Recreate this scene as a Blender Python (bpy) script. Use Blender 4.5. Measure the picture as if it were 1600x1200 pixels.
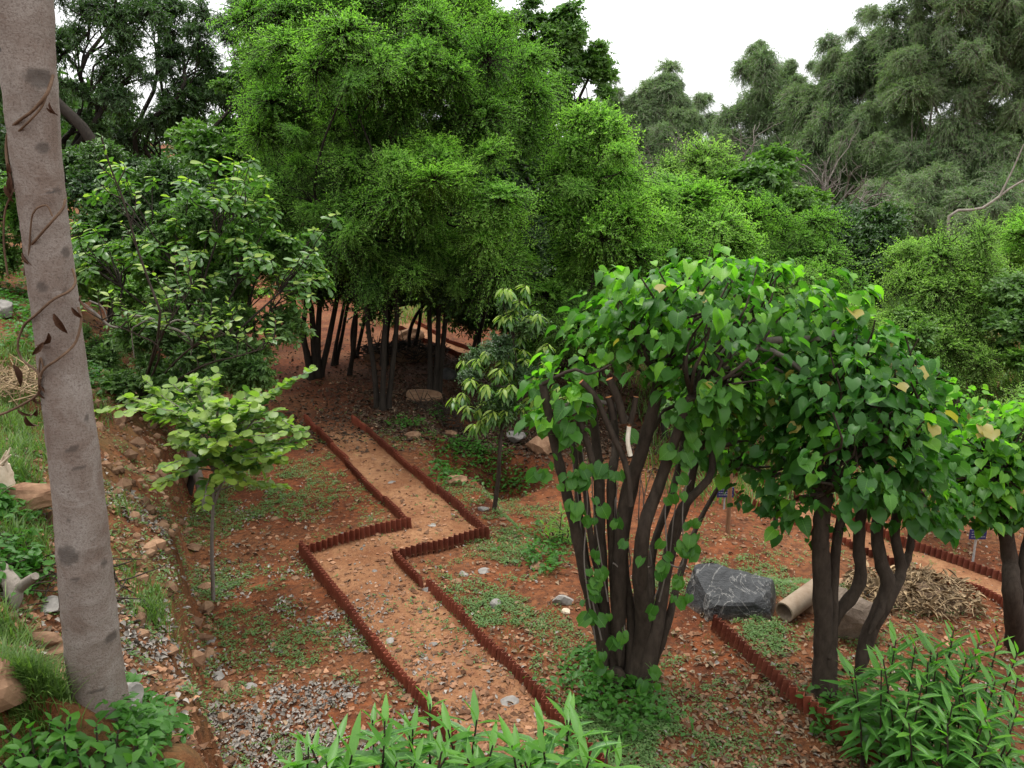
import bpy, math, random
import numpy as np
from mathutils import Matrix, Vector

# ------------------------------------------------------------------ camera, sky, sun, exposure
SC = bpy.context.scene
for o in list(bpy.data.objects):
    bpy.data.objects.remove(o)
COL = SC.collection
CAM_Z, PITCH, FPX = 3.4, math.radians(13.0), 1249.0
cam = bpy.data.cameras.new('camera'); cam_o = bpy.data.objects.new('camera', cam); COL.objects.link(cam_o)
cam.sensor_fit = 'HORIZONTAL'; cam.sensor_width = 36.0; cam.lens = 36.0 * FPX / 1600.0
cam.clip_start = 0.05; cam.clip_end = 2000
cam_o.location = (0, 0, CAM_Z); cam_o.rotation_euler = (math.pi / 2 - PITCH, 0, 0)
SC.camera = cam_o

SUN_EL, SUN_AZ = math.radians(70), math.radians(-30)      # azimuth from +Y towards +X
w = bpy.data.worlds.new('World'); SC.world = w; w.use_nodes = True
nt = w.node_tree; nt.nodes.clear()
n_out = nt.nodes.new('ShaderNodeOutputWorld'); n_bg = nt.nodes.new('ShaderNodeBackground')
n_sky = nt.nodes.new('ShaderNodeTexSky'); n_sky.sky_type = 'NISHITA'; n_sky.sun_disc = False
n_sky.sun_elevation = SUN_EL; n_sky.sun_rotation = SUN_AZ; n_sky.dust_density = 4.0
n_mix = nt.nodes.new('ShaderNodeMix'); n_mix.data_type = 'RGBA'; n_mix.inputs[0].default_value = 0.90
n_tc = nt.nodes.new('ShaderNodeTexCoord'); n_sep = nt.nodes.new('ShaderNodeSeparateXYZ'); n_rmp = nt.nodes.new('ShaderNodeMapRange')
n_rmp.inputs[1].default_value = 0.0; n_rmp.inputs[2].default_value = 1.0; n_rmp.inputs[3].default_value = 6.3; n_rmp.inputs[4].default_value = 17.5
n_cl = nt.nodes.new('ShaderNodeCombineColor')                # cloud cover over the blue: zenith about three times the horizon
nt.links.new(n_tc.outputs['Generated'], n_sep.inputs[0]); nt.links.new(n_sep.outputs[2], n_rmp.inputs[0])
for k in range(3): nt.links.new(n_rmp.outputs[0], n_cl.inputs[k])
nt.links.new(n_cl.outputs[0], n_mix.inputs[7])
nt.links.new(n_sky.outputs[0], n_mix.inputs[6]); nt.links.new(n_mix.outputs[2], n_bg.inputs[0])
n_bg.inputs[1].default_value = 0.11
nt.links.new(n_bg.outputs[0], n_out.inputs[0])
sl = bpy.data.lights.new('sun', 'SUN'); sl.energy = 1.5; sl.angle = math.radians(12); sl.color = (1, 0.96, 0.9)
so = bpy.data.objects.new('sun', sl); COL.objects.link(so)
sd = Vector((math.sin(SUN_AZ) * math.cos(SUN_EL), math.cos(SUN_AZ) * math.cos(SUN_EL), math.sin(SUN_EL)))
so.rotation_euler = sd.to_track_quat('Z', 'Y').to_euler(); so.location = sd * 40
SC.view_settings.view_transform = 'Standard'; SC.view_settings.look = 'None'
SC.view_settings.exposure = 0.85; SC.view_settings.gamma = 1.0; SC.view_settings.use_curve_mapping = False
SC.render.engine = 'CYCLES'
cy = SC.cycles
cy.max_bounces = 7; cy.diffuse_bounces = 4; cy.glossy_bounces = 2; cy.transmission_bounces = 5; cy.transparent_max_bounces = 4
cy.caustics_reflective = False; cy.caustics_refractive = False
cy.use_denoising = True

RNG = np.random.default_rng(7)
random.seed(7)

# ------------------------------------------------------------------ pixel (of the 1600x1200 photo) to place
CP, SP = math.cos(PITCH), math.sin(PITCH)
def ray(px, py):
    a, b = (px - 800) / FPX, -(py - 600) / FPX
    return np.array([a, CP + b * SP, -SP + b * CP])
CAMP = np.array([0, 0, CAM_Z])
def at(px, py, Y):
    r = ray(px, py); return CAMP + r * (Y / r[1])
def flat(px, py, z=0.0):
    r = ray(px, py); return CAMP + r * ((z - CAM_Z) / r[2])
def mpp(Y, py=600):            # metres per photo pixel at ground distance Y
    r = ray(800, py); return Y / r[1] / FPX

# ------------------------------------------------------------------ noise
def _hash(ix, iy, seed):
    n = (ix * 374761393 + iy * 668265263 + seed * 974711) & 0x7fffffff
    n = (n ^ (n >> 13)) * 1274126177 & 0x7fffffff
    return ((n ^ (n >> 16)) & 0xffff) / 65535.0
def vnoise(x, y, seed=0):
    x = np.asarray(x, float); y = np.asarray(y, float)
    ix = np.floor(x).astype(np.int64); iy = np.floor(y).astype(np.int64)
    fx = x - ix; fy = y - iy; fx = fx * fx * (3 - 2 * fx); fy = fy * fy * (3 - 2 * fy)
    a = _hash(ix, iy, seed); b = _hash(ix + 1, iy, seed); c = _hash(ix, iy + 1, seed); d = _hash(ix + 1, iy + 1, seed)
    return (a * (1 - fx) + b * fx) * (1 - fy) + (c * (1 - fx) + d * fx) * fy
def fbm(x, y, seed=0, o=4):
    s = 0; a = .5; t = 0
    for k in range(o):
        s = s + a * vnoise(x * 2 ** k + 17 * k, y * 2 ** k - 9 * k, seed + k); t += a; a *= .55
    return s / t
def ss(t):
    t = np.clip(t, 0, 1); return t * t * (3 - 2 * t)
def nrm(v):
    v = np.asarray(v, float); return v / (np.linalg.norm(v, axis=-1, keepdims=True) + 1e-9)

# ------------------------------------------------------------------ terrain height
PATH_L = [flat(478, 660), flat(642, 828), flat(470, 868), flat(640, 1085), flat(740, 1215)]
PATH_R = [flat(552, 660), flat(763, 842), flat(622, 876), flat(850, 1110), flat(950, 1215)]
PATH_POLY = np.array([p[:2] for p in PATH_L] + [p[:2] for p in PATH_R[::-1]])
EDGE = np.array([flat(660, 655)[:2], flat(790, 818)[:2], flat(905, 905)[:2]])
PIT = flat(735, 715)[:2]
def in_poly(x, y, poly):
    inside = np.zeros(np.shape(x), bool); n = len(poly); j = n - 1
    for i in range(n):
        xi, yi = poly[i]; xj, yj = poly[j]
        c = ((yi > y) != (yj > y)) & (x < (xj - xi) * (y - yi) / (yj - yi + 1e-12) + xi)
        inside ^= c; j = i
    return inside
def H0(x, y):
    x = np.asarray(x, float); y = np.asarray(y, float)
    foot = -2.16 - 0.46 * (y - 5)
    d = (foot - x) * 0.908 + 0.45 * (fbm(x * .9, y * .9, 3, 3) - .5)
    dp = np.maximum(d, 0)
    bank = 0.68 * ss(dp / 0.2) + 0.75 * np.minimum(dp, 1.6) + 0.25 * np.maximum(dp - 1.6, 0)
    bank = np.where(bank > 7, 7 + (bank - 7) * .3, bank) * (1 + .12 * (fbm(x * .8, y * .8, 9, 4) - .5))
    cams = 1.8 * ss((4.35 - y) / 3.1)
    z = np.sqrt(bank ** 2 + cams ** 2)
    z = np.minimum(z, 3.2 - .8 * y + 400 * ss((y - 2.75) / 9))
    ex = np.interp(y, EDGE[::-1, 1], EDGE[::-1, 0])
    step = ss((x - ex + .1 * (fbm(x * 2, y * 2, 5, 2) - .5)) / .4) * ss((y - 6.6) / .9) * ss((16 - y) / 4)
    z = z - .32 * step
    q = ((x - PIT[0] - .1) / .95) ** 2 + ((y - PIT[1] - .2) / .85) ** 2
    z = z - .66 * ss((1.35 - q + .9 * (fbm(x * 1.7, y * 1.7, 15, 3) - .5)) / 1.2) * ss((x - ex + .35) / .5)
    z = z - .05 * np.minimum(np.maximum(x - 2, 0), 14)
    z = z + .03 * np.maximum(y - 18, 0) + .05 * np.maximum(y - 40, 0)
    return z, dp
def H(x, y):
    z, dp = H0(x, y)
    onb = ss(dp / .3)
    return z + (.05 + .16 * onb) * (fbm(x * .9, y * .9, 21, 3) - .5) + (.045 + .09 * onb) * (fbm(x * 4.5, y * 4.5, 31, 4) - .5) + .022 * np.maximum(vnoise(x * 13, y * 13, 61) - .62, 0) * (y < 14)
def gz(x, y):
    return float(H(np.array([x]), np.array([y]))[0])
def P(px, py):                  # ground point under a photo pixel
    r = ray(px, py); r = r / np.linalg.norm(r)
    t = np.arange(1.5, 120, .03); q = CAMP[None] + r[None] * t[:, None]
    below = np.nonzero(q[:, 2] < H(q[:, 0], q[:, 1]))[0]
    return q[below[0]] if len(below) else q[-1]
def G(x, y, dz=0.0):
    return np.array([x, y, gz(x, y) + dz])

# ------------------------------------------------------------------ mesh helpers
class MB:
    """collects arrays of verts/faces (tris or quads), one material index and a tint per face"""
    def __init__(s): s.v = []; s.q = []; s.t = []; s.qm = []; s.tm = []; s.qt = []; s.tt = []; s.n = 0
    def add(s, v, q=None, t=None, m=0, tint=0.0):
        v = np.asarray(v, float).reshape(-1, 3); s.v.append(v)
        for f, L, M, T, k in ((q, s.q, s.qm, s.qt, 4), (t, s.t, s.tm, s.tt, 3)):
            if f is None or len(f) == 0: continue
            f = np.asarray(f, np.int64).reshape(-1, k); L.append(f + s.n); M.append(np.full(len(f), m, np.int32))
            T.append(np.broadcast_to(np.asarray(tint, np.float32), (len(f),)) if np.ndim(tint) == 0 or len(tint) == len(f) else np.resize(tint, len(f)))
        s.n += len(v)
    def mesh(s, name, mats, smooth=True, origin=(0, 0, 0)):
        me = bpy.data.meshes.new(name)
        v = np.concatenate(s.v) - np.asarray(origin)
        Q = np.concatenate(s.q) if s.q else np.zeros((0, 4), np.int64); T = np.concatenate(s.t) if s.t else np.zeros((0, 3), np.int64)
        loops = np.concatenate([Q.ravel(), T.ravel()]).astype(np.int32)
        start = np.concatenate([np.arange(len(Q)) * 4, len(Q) * 4 + np.arange(len(T)) * 3]).astype(np.int32)
        me.vertices.add(len(v)); me.vertices.foreach_set('co', v.astype(np.float32).ravel())
        me.loops.add(len(loops)); me.loops.foreach_set('vertex_index', loops)
        me.polygons.add(len(start)); me.polygons.foreach_set('loop_start', start)
        me.polygons.foreach_set('material_index', np.concatenate(s.qm + s.tm).astype(np.int32))
        me.polygons.foreach_set('use_smooth', np.full(len(start), smooth))
        a = me.attributes.new('tint', 'FLOAT', 'FACE'); a.data.foreach_set('value', np.concatenate(s.qt + s.tt).astype(np.float32))
        for m in (mats if isinstance(mats, (list, tuple)) else [mats]): me.materials.append(m)
        me.update(calc_edges=True); me.validate()
        return me
def tube(mb, pts, rad, sides=8, m=0, caps=True, tint=0.0, rough=0.0, capm=None):
    pts = np.asarray(pts, float); n = len(pts); rad = np.broadcast_to(np.asarray(rad, float), (n,))
    tg = nrm(np.gradient(pts, axis=0))
    ref = np.array([0, 1., 0.]) if abs(tg[0, 1]) < .9 else np.array([1., 0, 0])
    u = np.zeros_like(pts); a = nrm(np.cross(tg[0], ref))
    for i in range(n):
        a = nrm(a - tg[i] * np.dot(a, tg[i])); u[i] = a
    w_ = np.cross(tg, u)
    th = np.arange(sides) / sides * 2 * math.pi
    r = rad[:, None] * np.ones(sides)[None]
    if rough: r = r * (1 + rough * (RNG.random((n, sides)) - .5))
    v = pts[:, None] + r[..., None] * (u[:, None] * np.cos(th)[None, :, None] + w_[:, None] * np.sin(th)[None, :, None])
    i = np.arange(n - 1)[:, None] * sides; j = np.arange(sides)[None]; k = (j + 1) % sides
    q = np.stack([i + j, i + k, i + sides + k, i + sides + j], -1).reshape(-1, 4)
    v = v.reshape(-1, 3)
    mb.add(v, q=q, m=m, tint=tint)
    if caps:
        for e, c in ((0, pts[0]), (n - 1, pts[-1])):
            ring = v[e * sides:(e + 1) * sides]
            t = [(sides, (x + 1) % sides, x) if e == 0 else (sides, x, (x + 1) % sides) for x in range(sides)]
            mb.add(np.vstack([ring, c[None]]), t=t, m=(capm if (capm is not None and e) else m), tint=tint)
def spline(pts, n=12):
    """smooth curve through pts as n + 1 points"""
    pts = np.asarray(pts, float); m = len(pts) - 1; g = np.linspace(0, m, n + 1)
    if m < 2: return pts[0] * (1 - g[:, None]) + pts[-1] * g[:, None]
    P_ = np.vstack([2 * pts[0] - pts[1], pts, 2 * pts[-1] - pts[-2]]); i = np.minimum(g.astype(int), m - 1); t = (g - i)[:, None]
    p0, p1, p2, p3 = P_[i], P_[i + 1], P_[i + 2], P_[i + 3]
    return .5 * (2 * p1 + (p2 - p0) * t + (2 * p0 - 5 * p1 + 4 * p2 - p3) * t * t + (3 * p1 - p0 - 3 * p2 + p3) * t ** 3)

LABELS = {}
def tag(o, label=None, cat=None, group=None, kind=None):
    if label: o['label'] = label
    if cat: o['category'] = cat
    if group: o['group'] = group
    if kind: o['kind'] = kind
    return o
def thing(name, loc, label, cat, group=None):
    o = bpy.data.objects.new(name, None); COL.objects.link(o); o.location = Vector(loc); o.empty_display_size = .1
    return tag(o, label, cat, group)
def link(name, me, parent=None, M=None, label=None):
    """M is a world matrix (Matrix) or None when the mesh is already relative to the parent"""
    o = bpy.data.objects.new(name, me); COL.objects.link(o)
    if parent is not None: o.parent = parent
    if M is not None:
        off = Vector((0, 0, 0)); p = parent
        while p is not None: off += p.location; p = p.parent
        o.matrix_basis = Matrix.Translation(-off) @ M
    if label: o['label'] = label
    return o
def frame(pos, d, n, s=1.0):
    d = nrm(d); n = np.asarray(n, float); n = nrm(n - d * np.dot(n, d)); x = np.cross(d, n)
    M = np.eye(4); M[:3, 0] = x * s; M[:3, 1] = d * s; M[:3, 2] = n * s; M[:3, 3] = pos
    return Matrix(M.tolist())

# ------------------------------------------------------------------ materials
def newmat(name):
    m = bpy.data.materials.new(name); m.use_nodes = True; t = m.node_tree; t.nodes.clear()
    o = t.nodes.new('ShaderNodeOutputMaterial'); return m, t, o
def N(t, k, **kw):
    n = t.nodes.new(k)
    for a, b in kw.items(): setattr(n, a, b)
    return n
def noise(t, scale, detail=4, rough=.6, vec=None, dist=0):
    n = N(t, 'ShaderNodeTexNoise'); n.inputs['Scale'].default_value = scale; n.inputs['Detail'].default_value = detail
    n.inputs['Roughness'].default_value = rough; n.inputs['Distortion'].default_value = dist
    if vec is not None: t.links.new(vec, n.inputs['Vector'])
    return n.outputs[0]
def ramp(t, src, stops):
    r = N(t, 'ShaderNodeValToRGB'); e = r.color_ramp.elements
    while len(e) < len(stops): e.new(.5)
    for x, (p, c) in zip(e, stops): x.position = p; x.color = (*c, 1) if len(c) == 3 else c
    t.links.new(src, r.inputs[0]); return r.outputs[0]
def mixc(t, f, a, b, mode='MIX'):
    n = N(t, 'ShaderNodeMix', data_type='RGBA', blend_type=mode)
    for s, i in ((f, 0), (a, 6), (b, 7)):
        if hasattr(s, 'links'): t.links.new(s, n.inputs[i])
        elif i == 0: n.inputs[0].default_value = s
        else: n.inputs[i].default_value = (*s, 1)
    return n.outputs[2]
def math_(t, op, a, b=None, c=None):
    n = N(t, 'ShaderNodeMath', operation=op)
    for i, s in enumerate((a, b, c)):
        if s is None: continue
        if hasattr(s, 'links'): t.links.new(s, n.inputs[i])
        else: n.inputs[i].default_value = s
    return n.outputs[0]
def principled(t, o, col, rough=.8, spec=.3, bump=None, bstr=.4, bdist=.02):
    p = N(t, 'ShaderNodeBsdfPrincipled'); p.inputs['Roughness'].default_value = rough
    p.inputs['Specular IOR Level'].default_value = spec
    if hasattr(col, 'links'): t.links.new(col, p.inputs['Base Color'])
    else: p.inputs['Base Color'].default_value = (*col, 1)
    if bump is not None:
        b = N(t, 'ShaderNodeBump'); b.inputs['Strength'].default_value = bstr; b.inputs['Distance'].default_value = bdist
        t.links.new(bump, b.inputs['Height']); t.links.new(b.outputs[0], p.inputs['Normal'])
    t.links.new(p.outputs[0], o.inputs[0]); return p
def objco(t):
    return N(t, 'ShaderNodeTexCoord').outputs['Object']
def geopos(t):
    return N(t, 'ShaderNodeNewGeometry').outputs['Position']
def leafmat(name, c_old, c_young, trans=.35, rough=.45, spec=.4, tw=.6, ow=.5, rib=0.0):
    m, t, o = newmat(name)
    at_ = N(t, 'ShaderNodeAttribute', attribute_name='tint'); oi = N(t, 'ShaderNodeObjectInfo')
    f = math_(t, 'ADD', math_(t, 'MULTIPLY', at_.outputs['Fac'], tw), math_(t, 'MULTIPLY', oi.outputs['Random'], ow))
    col = mixc(t, f, c_old, c_young)
    pz = noise(t, 30, 2, .5, objco(t))
    col = mixc(t, math_(t, 'MULTIPLY', pz, .35), col, tuple(x * .7 for x in c_old))
    if rib:
        sx = N(t, 'ShaderNodeSeparateXYZ'); t.links.new(objco(t), sx.inputs[0]); ax = math_(t, 'ABSOLUTE', sx.outputs[0])
        v = math_(t, 'SUBTRACT', 1.0, math_(t, 'DIVIDE', ax, .022)); cl = N(t, 'ShaderNodeClamp'); t.links.new(v, cl.inputs[0])
        sid = math_(t, 'PINGPONG', math_(t, 'SUBTRACT', sx.outputs[1], math_(t, 'MULTIPLY', ax, .8)), .075)
        v2 = N(t, 'ShaderNodeClamp'); t.links.new(math_(t, 'SUBTRACT', 1.0, math_(t, 'DIVIDE', sid, .012)), v2.inputs[0])
        f2 = math_(t, 'MAXIMUM', cl.outputs[0], math_(t, 'MULTIPLY', v2.outputs[0], .4))
        col = mixc(t, math_(t, 'MULTIPLY', f2, rib), col, tuple(min(1, x * 1.5 + .04) for x in c_young))
    p = N(t, 'ShaderNodeBsdfPrincipled'); p.inputs['Roughness'].default_value = rough; p.inputs['Specular IOR Level'].default_value = spec
    t.links.new(col, p.inputs['Base Color'])
    tr = N(t, 'ShaderNodeBsdfTranslucent')
    tc = mixc(t, 1.0, col, (1.55, 1.9, .85), 'MULTIPLY'); t.links.new(tc, tr.inputs[0])
    mx = N(t, 'ShaderNodeMixShader'); mx.inputs[0].default_value = trans
    t.links.new(p.outputs[0], mx.inputs[1]); t.links.new(tr.outputs[0], mx.inputs[2]); t.links.new(mx.outputs[0], o.inputs[0])
    return m
def barkmat(name, a, b, scale=18, stretch=.25, bstr=.6):
    m, t, o = newmat(name); co = objco(t)
    mp = N(t, 'ShaderNodeMapping'); mp.inputs['Scale'].default_value = (1, 1, stretch); t.links.new(co, mp.inputs[0])
    n1 = noise(t, scale, 6, .65, mp.outputs[0]); n2 = noise(t, scale * .25, 3, .5, co)
    col = mixc(t, ramp(t, n1, [(.3, (0, 0, 0)), (.7, (1, 1, 1))]), a, b)
    col = mixc(t, math_(t, 'MULTIPLY', n2, .6), col, tuple(x * .6 for x in a))
    principled(t, o, col, .9, .15, n1, bstr, .02); return m
def simplemat(name, a, b, scale=8, rough=.85, spec=.25, bstr=.4, bdist=.02, tint=0.0):
    m, t, o = newmat(name); co = objco(t); n1 = noise(t, scale, 6, .65, co)
    col = mixc(t, ramp(t, n1, [(.3, (0, 0, 0)), (.7, (1, 1, 1))]), a, b)
    if tint:
        at_ = N(t, 'ShaderNodeAttribute', attribute_name='tint')
        h = N(t, 'ShaderNodeHueSaturation'); t.links.new(col, h.inputs['Color'])
        t.links.new(math_(t, 'ADD', 1 - tint * .5, math_(t, 'MULTIPLY', at_.outputs['Fac'], tint)), h.inputs['Value']); col = h.outputs[0]
    principled(t, o, col, rough, spec, noise(t, scale * 3, 5, .7, co), bstr, bdist); return m

def soilmat():
    m, t, o = newmat('red_soil'); co = geopos(t)
    n0 = noise(t, .5, 4, .55, co); n1 = noise(t, 2.3, 5, .6, co); n2 = noise(t, 14, 6, .7, co); n3 = noise(t, 60, 4, .7, co)
    col = mixc(t, ramp(t, n1, [(.3, (0, 0, 0)), (.68, (1, 1, 1))]), (.080, .023, .010), (.215, .068, .025))
    col = mixc(t, math_(t, 'MULTIPLY', ramp(t, n0, [(.45, (0, 0, 0)), (.58, (1, 1, 1))]), .6), col, (.215, .096, .043))
    col = mixc(t, math_(t, 'MULTIPLY', ramp(t, n2, [(.42, (0, 0, 0)), (.60, (1, 1, 1))]), .7), col, (.052, .022, .013))
    col = mixc(t, math_(t, 'MULTIPLY', ramp(t, n3, [(.62, (0, 0, 0)), (.75, (1, 1, 1))]), .6), col, (.30, .18, .10))
    # grassy ground farther off: the soil gives way to green cover
    sx = N(t, 'ShaderNodeSeparateXYZ'); t.links.new(co, sx.inputs[0])
    far = math_(t, 'MULTIPLY', math_(t, 'SUBTRACT', sx.outputs[1], 23.0), .25); far = math_(t, 'MINIMUM', far, math_(t, 'ADD', math_(t, 'MULTIPLY', sx.outputs[1], .09), math_(t, 'MULTIPLY', sx.outputs[0], .5)))
    n4 = noise(t, .9, 5, .6, co)
    cl = N(t, 'ShaderNodeClamp'); t.links.new(math_(t, 'ADD', far, math_(t, 'MULTIPLY', math_(t, 'SUBTRACT', n4, .5), 3.0)), cl.inputs[0])
    col = mixc(t, cl.outputs[0], col, mixc(t, n2, (.035, .085, .02), (.09, .15, .04)))
    at_ = N(t, 'ShaderNodeAttribute', attribute_name='bank')
    bk = math_(t, 'MULTIPLY', at_.outputs['Fac'], ramp(t, n1, [(.42, (0, 0, 0)), (.6, (1, 1, 1))]))
    col = mixc(t, math_(t, 'MULTIPLY', bk, .5), col, mixc(t, n2, (.05, .06, .02), (.12, .10, .045)))
    hu = N(t, 'ShaderNodeAttribute', attribute_name='humus_shade')
    col = mixc(t, math_(t, 'MULTIPLY', hu.outputs['Fac'], .9), col, mixc(t, n2, (.020, .011, .007), (.055, .028, .016)))  # canopy shade put into the soil colour as a dark brown litter tone
    hb = math_(t, 'ADD', math_(t, 'MULTIPLY', n2, .6), math_(t, 'MULTIPLY', n3, .4))
    principled(t, o, col, .95, .12, hb, .9, .035); return m
def pathmat():
    m, t, o = newmat('sandy_path'); co = geopos(t)
    n1 = noise(t, 2.0, 5, .6, co); n2 = noise(t, 18, 6, .7, co); n3 = noise(t, 80, 4, .7, co)
    col = mixc(t, ramp(t, n1, [(.35, (0, 0, 0)), (.65, (1, 1, 1))]), (.175, .075, .034), (.285, .150, .075))
    col = mixc(t, math_(t, 'MULTIPLY', ramp(t, n2, [(.45, (0, 0, 0)), (.62, (1, 1, 1))]), .65), col, (.13, .052, .026))
    col = mixc(t, math_(t, 'MULTIPLY', ramp(t, n3, [(.6, (0, 0, 0)), (.72, (1, 1, 1))]), .6), col, (.40, .28, .18))
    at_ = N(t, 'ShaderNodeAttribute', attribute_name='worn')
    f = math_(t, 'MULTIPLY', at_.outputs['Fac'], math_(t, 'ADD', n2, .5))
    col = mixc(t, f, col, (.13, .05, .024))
    principled(t, o, col, .95, .12, math_(t, 'ADD', math_(t, 'MULTIPLY', n2, .6), math_(t, 'MULTIPLY', n3, .4)), .7, .025); return m
M_SOIL, M_PATH = soilmat(), pathmat()
def terramat():
    m, t, o = newmat('red_terracotta'); co = objco(t); n1 = noise(t, 9, 5, .65, co); n2 = noise(t, 45, 5, .7, co)
    col = mixc(t, ramp(t, n1, [(.3, (0, 0, 0)), (.7, (1, 1, 1))]), (.115, .026, .015), (.21, .060, .032))
    at_ = N(t, 'ShaderNodeAttribute', attribute_name='tint'); h = N(t, 'ShaderNodeHueSaturation'); t.links.new(col, h.inputs['Color'])
    t.links.new(math_(t, 'ADD', .65, math_(t, 'MULTIPLY', at_.outputs['Fac'], .7)), h.inputs['Value'])
    lo = N(t, 'ShaderNodeAttribute', attribute_name='low'); f = math_(t, 'ADD', math_(t, 'MULTIPLY', lo.outputs['Fac'], 1.5), math_(t, 'MULTIPLY', n1, 1.2))
    cl = N(t, 'ShaderNodeClamp'); t.links.new(math_(t, 'SUBTRACT', f, 1.25), cl.inputs[0])
    col = mixc(t, math_(t, 'MULTIPLY', cl.outputs[0], .8), h.outputs[0], (.20, .09, .045))
    col = mixc(t, math_(t, 'MULTIPLY', ramp(t, n2, [(.6, (0, 0, 0)), (.7, (1, 1, 1))]), .5), col, (.27, .13, .075))
    principled(t, o, col, .8, .2, n2, .35, .006); return m
M_TERRA = terramat()
M_BARK_DARK = barkmat('dark_bark', (.020, .016, .013), (.052, .042, .033), 22)
M_BARK_BROWN = barkmat('brown_bark', (.028, .021, .016), (.075, .057, .043), 26, .4)
M_BARK_PALE = barkmat('pale_bark', (.16, .135, .11), (.34, .30, .26), 14, .3)
M_TWIG = barkmat('grey_twig', (.13, .11, .095), (.27, .24, .21), 30)
M_CUT = simplemat('cut_wood', (.36, .12, .045), (.50, .22, .09), 30, .8)
M_PEELED = simplemat('peeled_wood', (.62, .55, .42), (.75, .70, .60), 20, .7)
M_STONE = simplemat('ochre_stone', (.12, .06, .035), (.26, .16, .095), 9, .9, .2, .5, .01, tint=.7)
M_GREY = simplemat('grey_stone', (.13, .12, .11), (.28, .26, .235), 9, .85, .3, .5, .01, tint=.5)
M_GRAVEL = simplemat('gravel', (.13, .055, .028), (.30, .17, .10), 3, .92, .15, .3, .005, tint=1.1)
M_DRY = simplemat('dry_leaf', (.11, .07, .04), (.27, .20, .13), 5, .85, .2, .2, .005, tint=.9)
M_ASH = simplemat('bleached_leaf', (.13, .11, .09), (.29, .265, .235), 5, .8, .25, .2, .005, tint=.8)
M_STRAW = simplemat('straw', (.15, .10, .05), (.34, .25, .15), 4, .85, .2, .2, .005, tint=.9)
M_POST = barkmat('post_wood', (.17, .085, .045), (.30, .16, .09), 30, .2)

L_FEATH = leafmat('feathery_leaf', (.078,.202,.034), (.240,.440,.072), .48, .5, .35)
L_BRIGHT = leafmat('bright_leaf', (.112,.262,.042), (.310,.530,.092), .48, .5, .35)
L_DARK = leafmat('dark_leaf', (0.024, 0.064, 0.017), (0.075, 0.15, 0.032), .28, .42, .45)
L_MID = leafmat('mid_leaf', (0.048, 0.122, 0.025), (0.14, 0.255, 0.048), .35, .45, .4)
L_EUCA = leafmat('grey_green_leaf', (0.1, 0.165, 0.08), (0.225, 0.32, 0.14), .30, .5, .35)
L_PALE = leafmat('pale_green_leaf', (.130,.265,.058), (.310,.480,.110), .48, .5, .35)
L_HEART = leafmat('heart_leaf', (.024, .098, .016), (.080, .215, .022), .40, .45, .28, .3, .8)
L_HEART_R = leafmat('veined_heart_leaf', (.024, .098, .016), (.080, .215, .022), .40, .45, .28, .3, .8, rib=.6)
L_HEARTY = leafmat('young_heart_leaf', (.085, .250, .020), (.190, .400, .032), .50, .42, .3, .3, .8)
L_HEARTY_R = leafmat('veined_young_heart_leaf', (.085, .250, .020), (.190, .400, .032), .50, .42, .3, .3, .8, rib=.5)
L_LANCE = leafmat('lance_leaf', (.045, .160, .022), (.110, .290, .040), .38, .4, .45, .3, .8)
L_LANCE_R = leafmat('ribbed_lance_leaf', (.030, .120, .018), (.110, .265, .040), .38, .4, .4, .3, .8, rib=.8)
L_LIME = leafmat('lime_leaf', (.125, .220, .035), (.320, .420, .080), .42, .42, .4, .3, .8)
L_WHORL = leafmat('glossy_leaf', (.030, .100, .020), (.110, .225, .038), .32, .38, .42, .3, .8)
L_SHRUB = leafmat('soft_green_leaf', (.055, .125, .035), (.165, .275, .075), .35, .42, .4)
L_WEED = leafmat('weed_leaf', (.075, .150, .045), (.180, .280, .090), .35, .55, .3, .8, .2)
L_GRASS = leafmat('grass_blade', (.050,.115,.022), (.150,.230,.055), .35, .5, .3, .8, .2)
L_RUST = leafmat('rusty_young_leaf', (.30, .12, .04), (.40, .20, .08), .4, .4, .4)

# ------------------------------------------------------------------ ground, paths
def HUMUS_SHADE(x, y):  # mask under the canopy: litter-dark soil that also paints in the trees' shade
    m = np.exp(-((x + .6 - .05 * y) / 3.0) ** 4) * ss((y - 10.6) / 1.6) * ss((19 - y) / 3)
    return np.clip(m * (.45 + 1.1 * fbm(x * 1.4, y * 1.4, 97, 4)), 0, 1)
def grid_mesh(xs, ys, zf, mat, name, *extras):
    X, Y = np.meshgrid(xs, ys); Z = zf(X, Y); nx, ny = len(xs), len(ys)
    mb = MB(); i = np.arange(ny - 1)[:, None] * nx; j = np.arange(nx - 1)[None]
    q = np.stack([i + j, i + j + 1, i + nx + j + 1, i + nx + j], -1).reshape(-1, 4)
    mb.add(np.stack([X, Y, Z], -1), q=q); me = mb.mesh(name, mat)
    for extra in extras:
        a = me.attributes.new(extra[0], 'FLOAT', 'POINT'); a.data.foreach_set('value', extra[1](X, Y).astype(np.float32).ravel())
    return me
def steps(*segs):
    out = []
    for a, b, s in segs: out.append(np.arange(a, b, s))
    return np.unique(np.round(np.concatenate(out + [[segs[-1][1]]]), 4))
xs = steps((-260, -40, 12), (-40, -14, 1.2), (-14, -6, .16), (-6, 6.5, .05), (6.5, 14, .16), (14, 40, 1.2), (40, 261, 12))
ys = steps((-60, -8, 6), (-8, 1, .6), (1, 11.5, .05), (11.5, 20, .14), (20, 40, .6), (40, 100, 4), (100, 400, 20))
PATH_IN = None
def ground_z(X, Y):
    Z = H(X, Y)
    return np.where(in_poly(X, Y, PATH_POLY), Z - .05, Z)
g = link('ground', grid_mesh(xs, ys, ground_z, M_SOIL, 'ground', ('bank', lambda X, Y: ss(H0(X, Y)[1] / .25)), ('humus_shade', lambda X, Y: HUMUS_SHADE(X, Y))))
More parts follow.
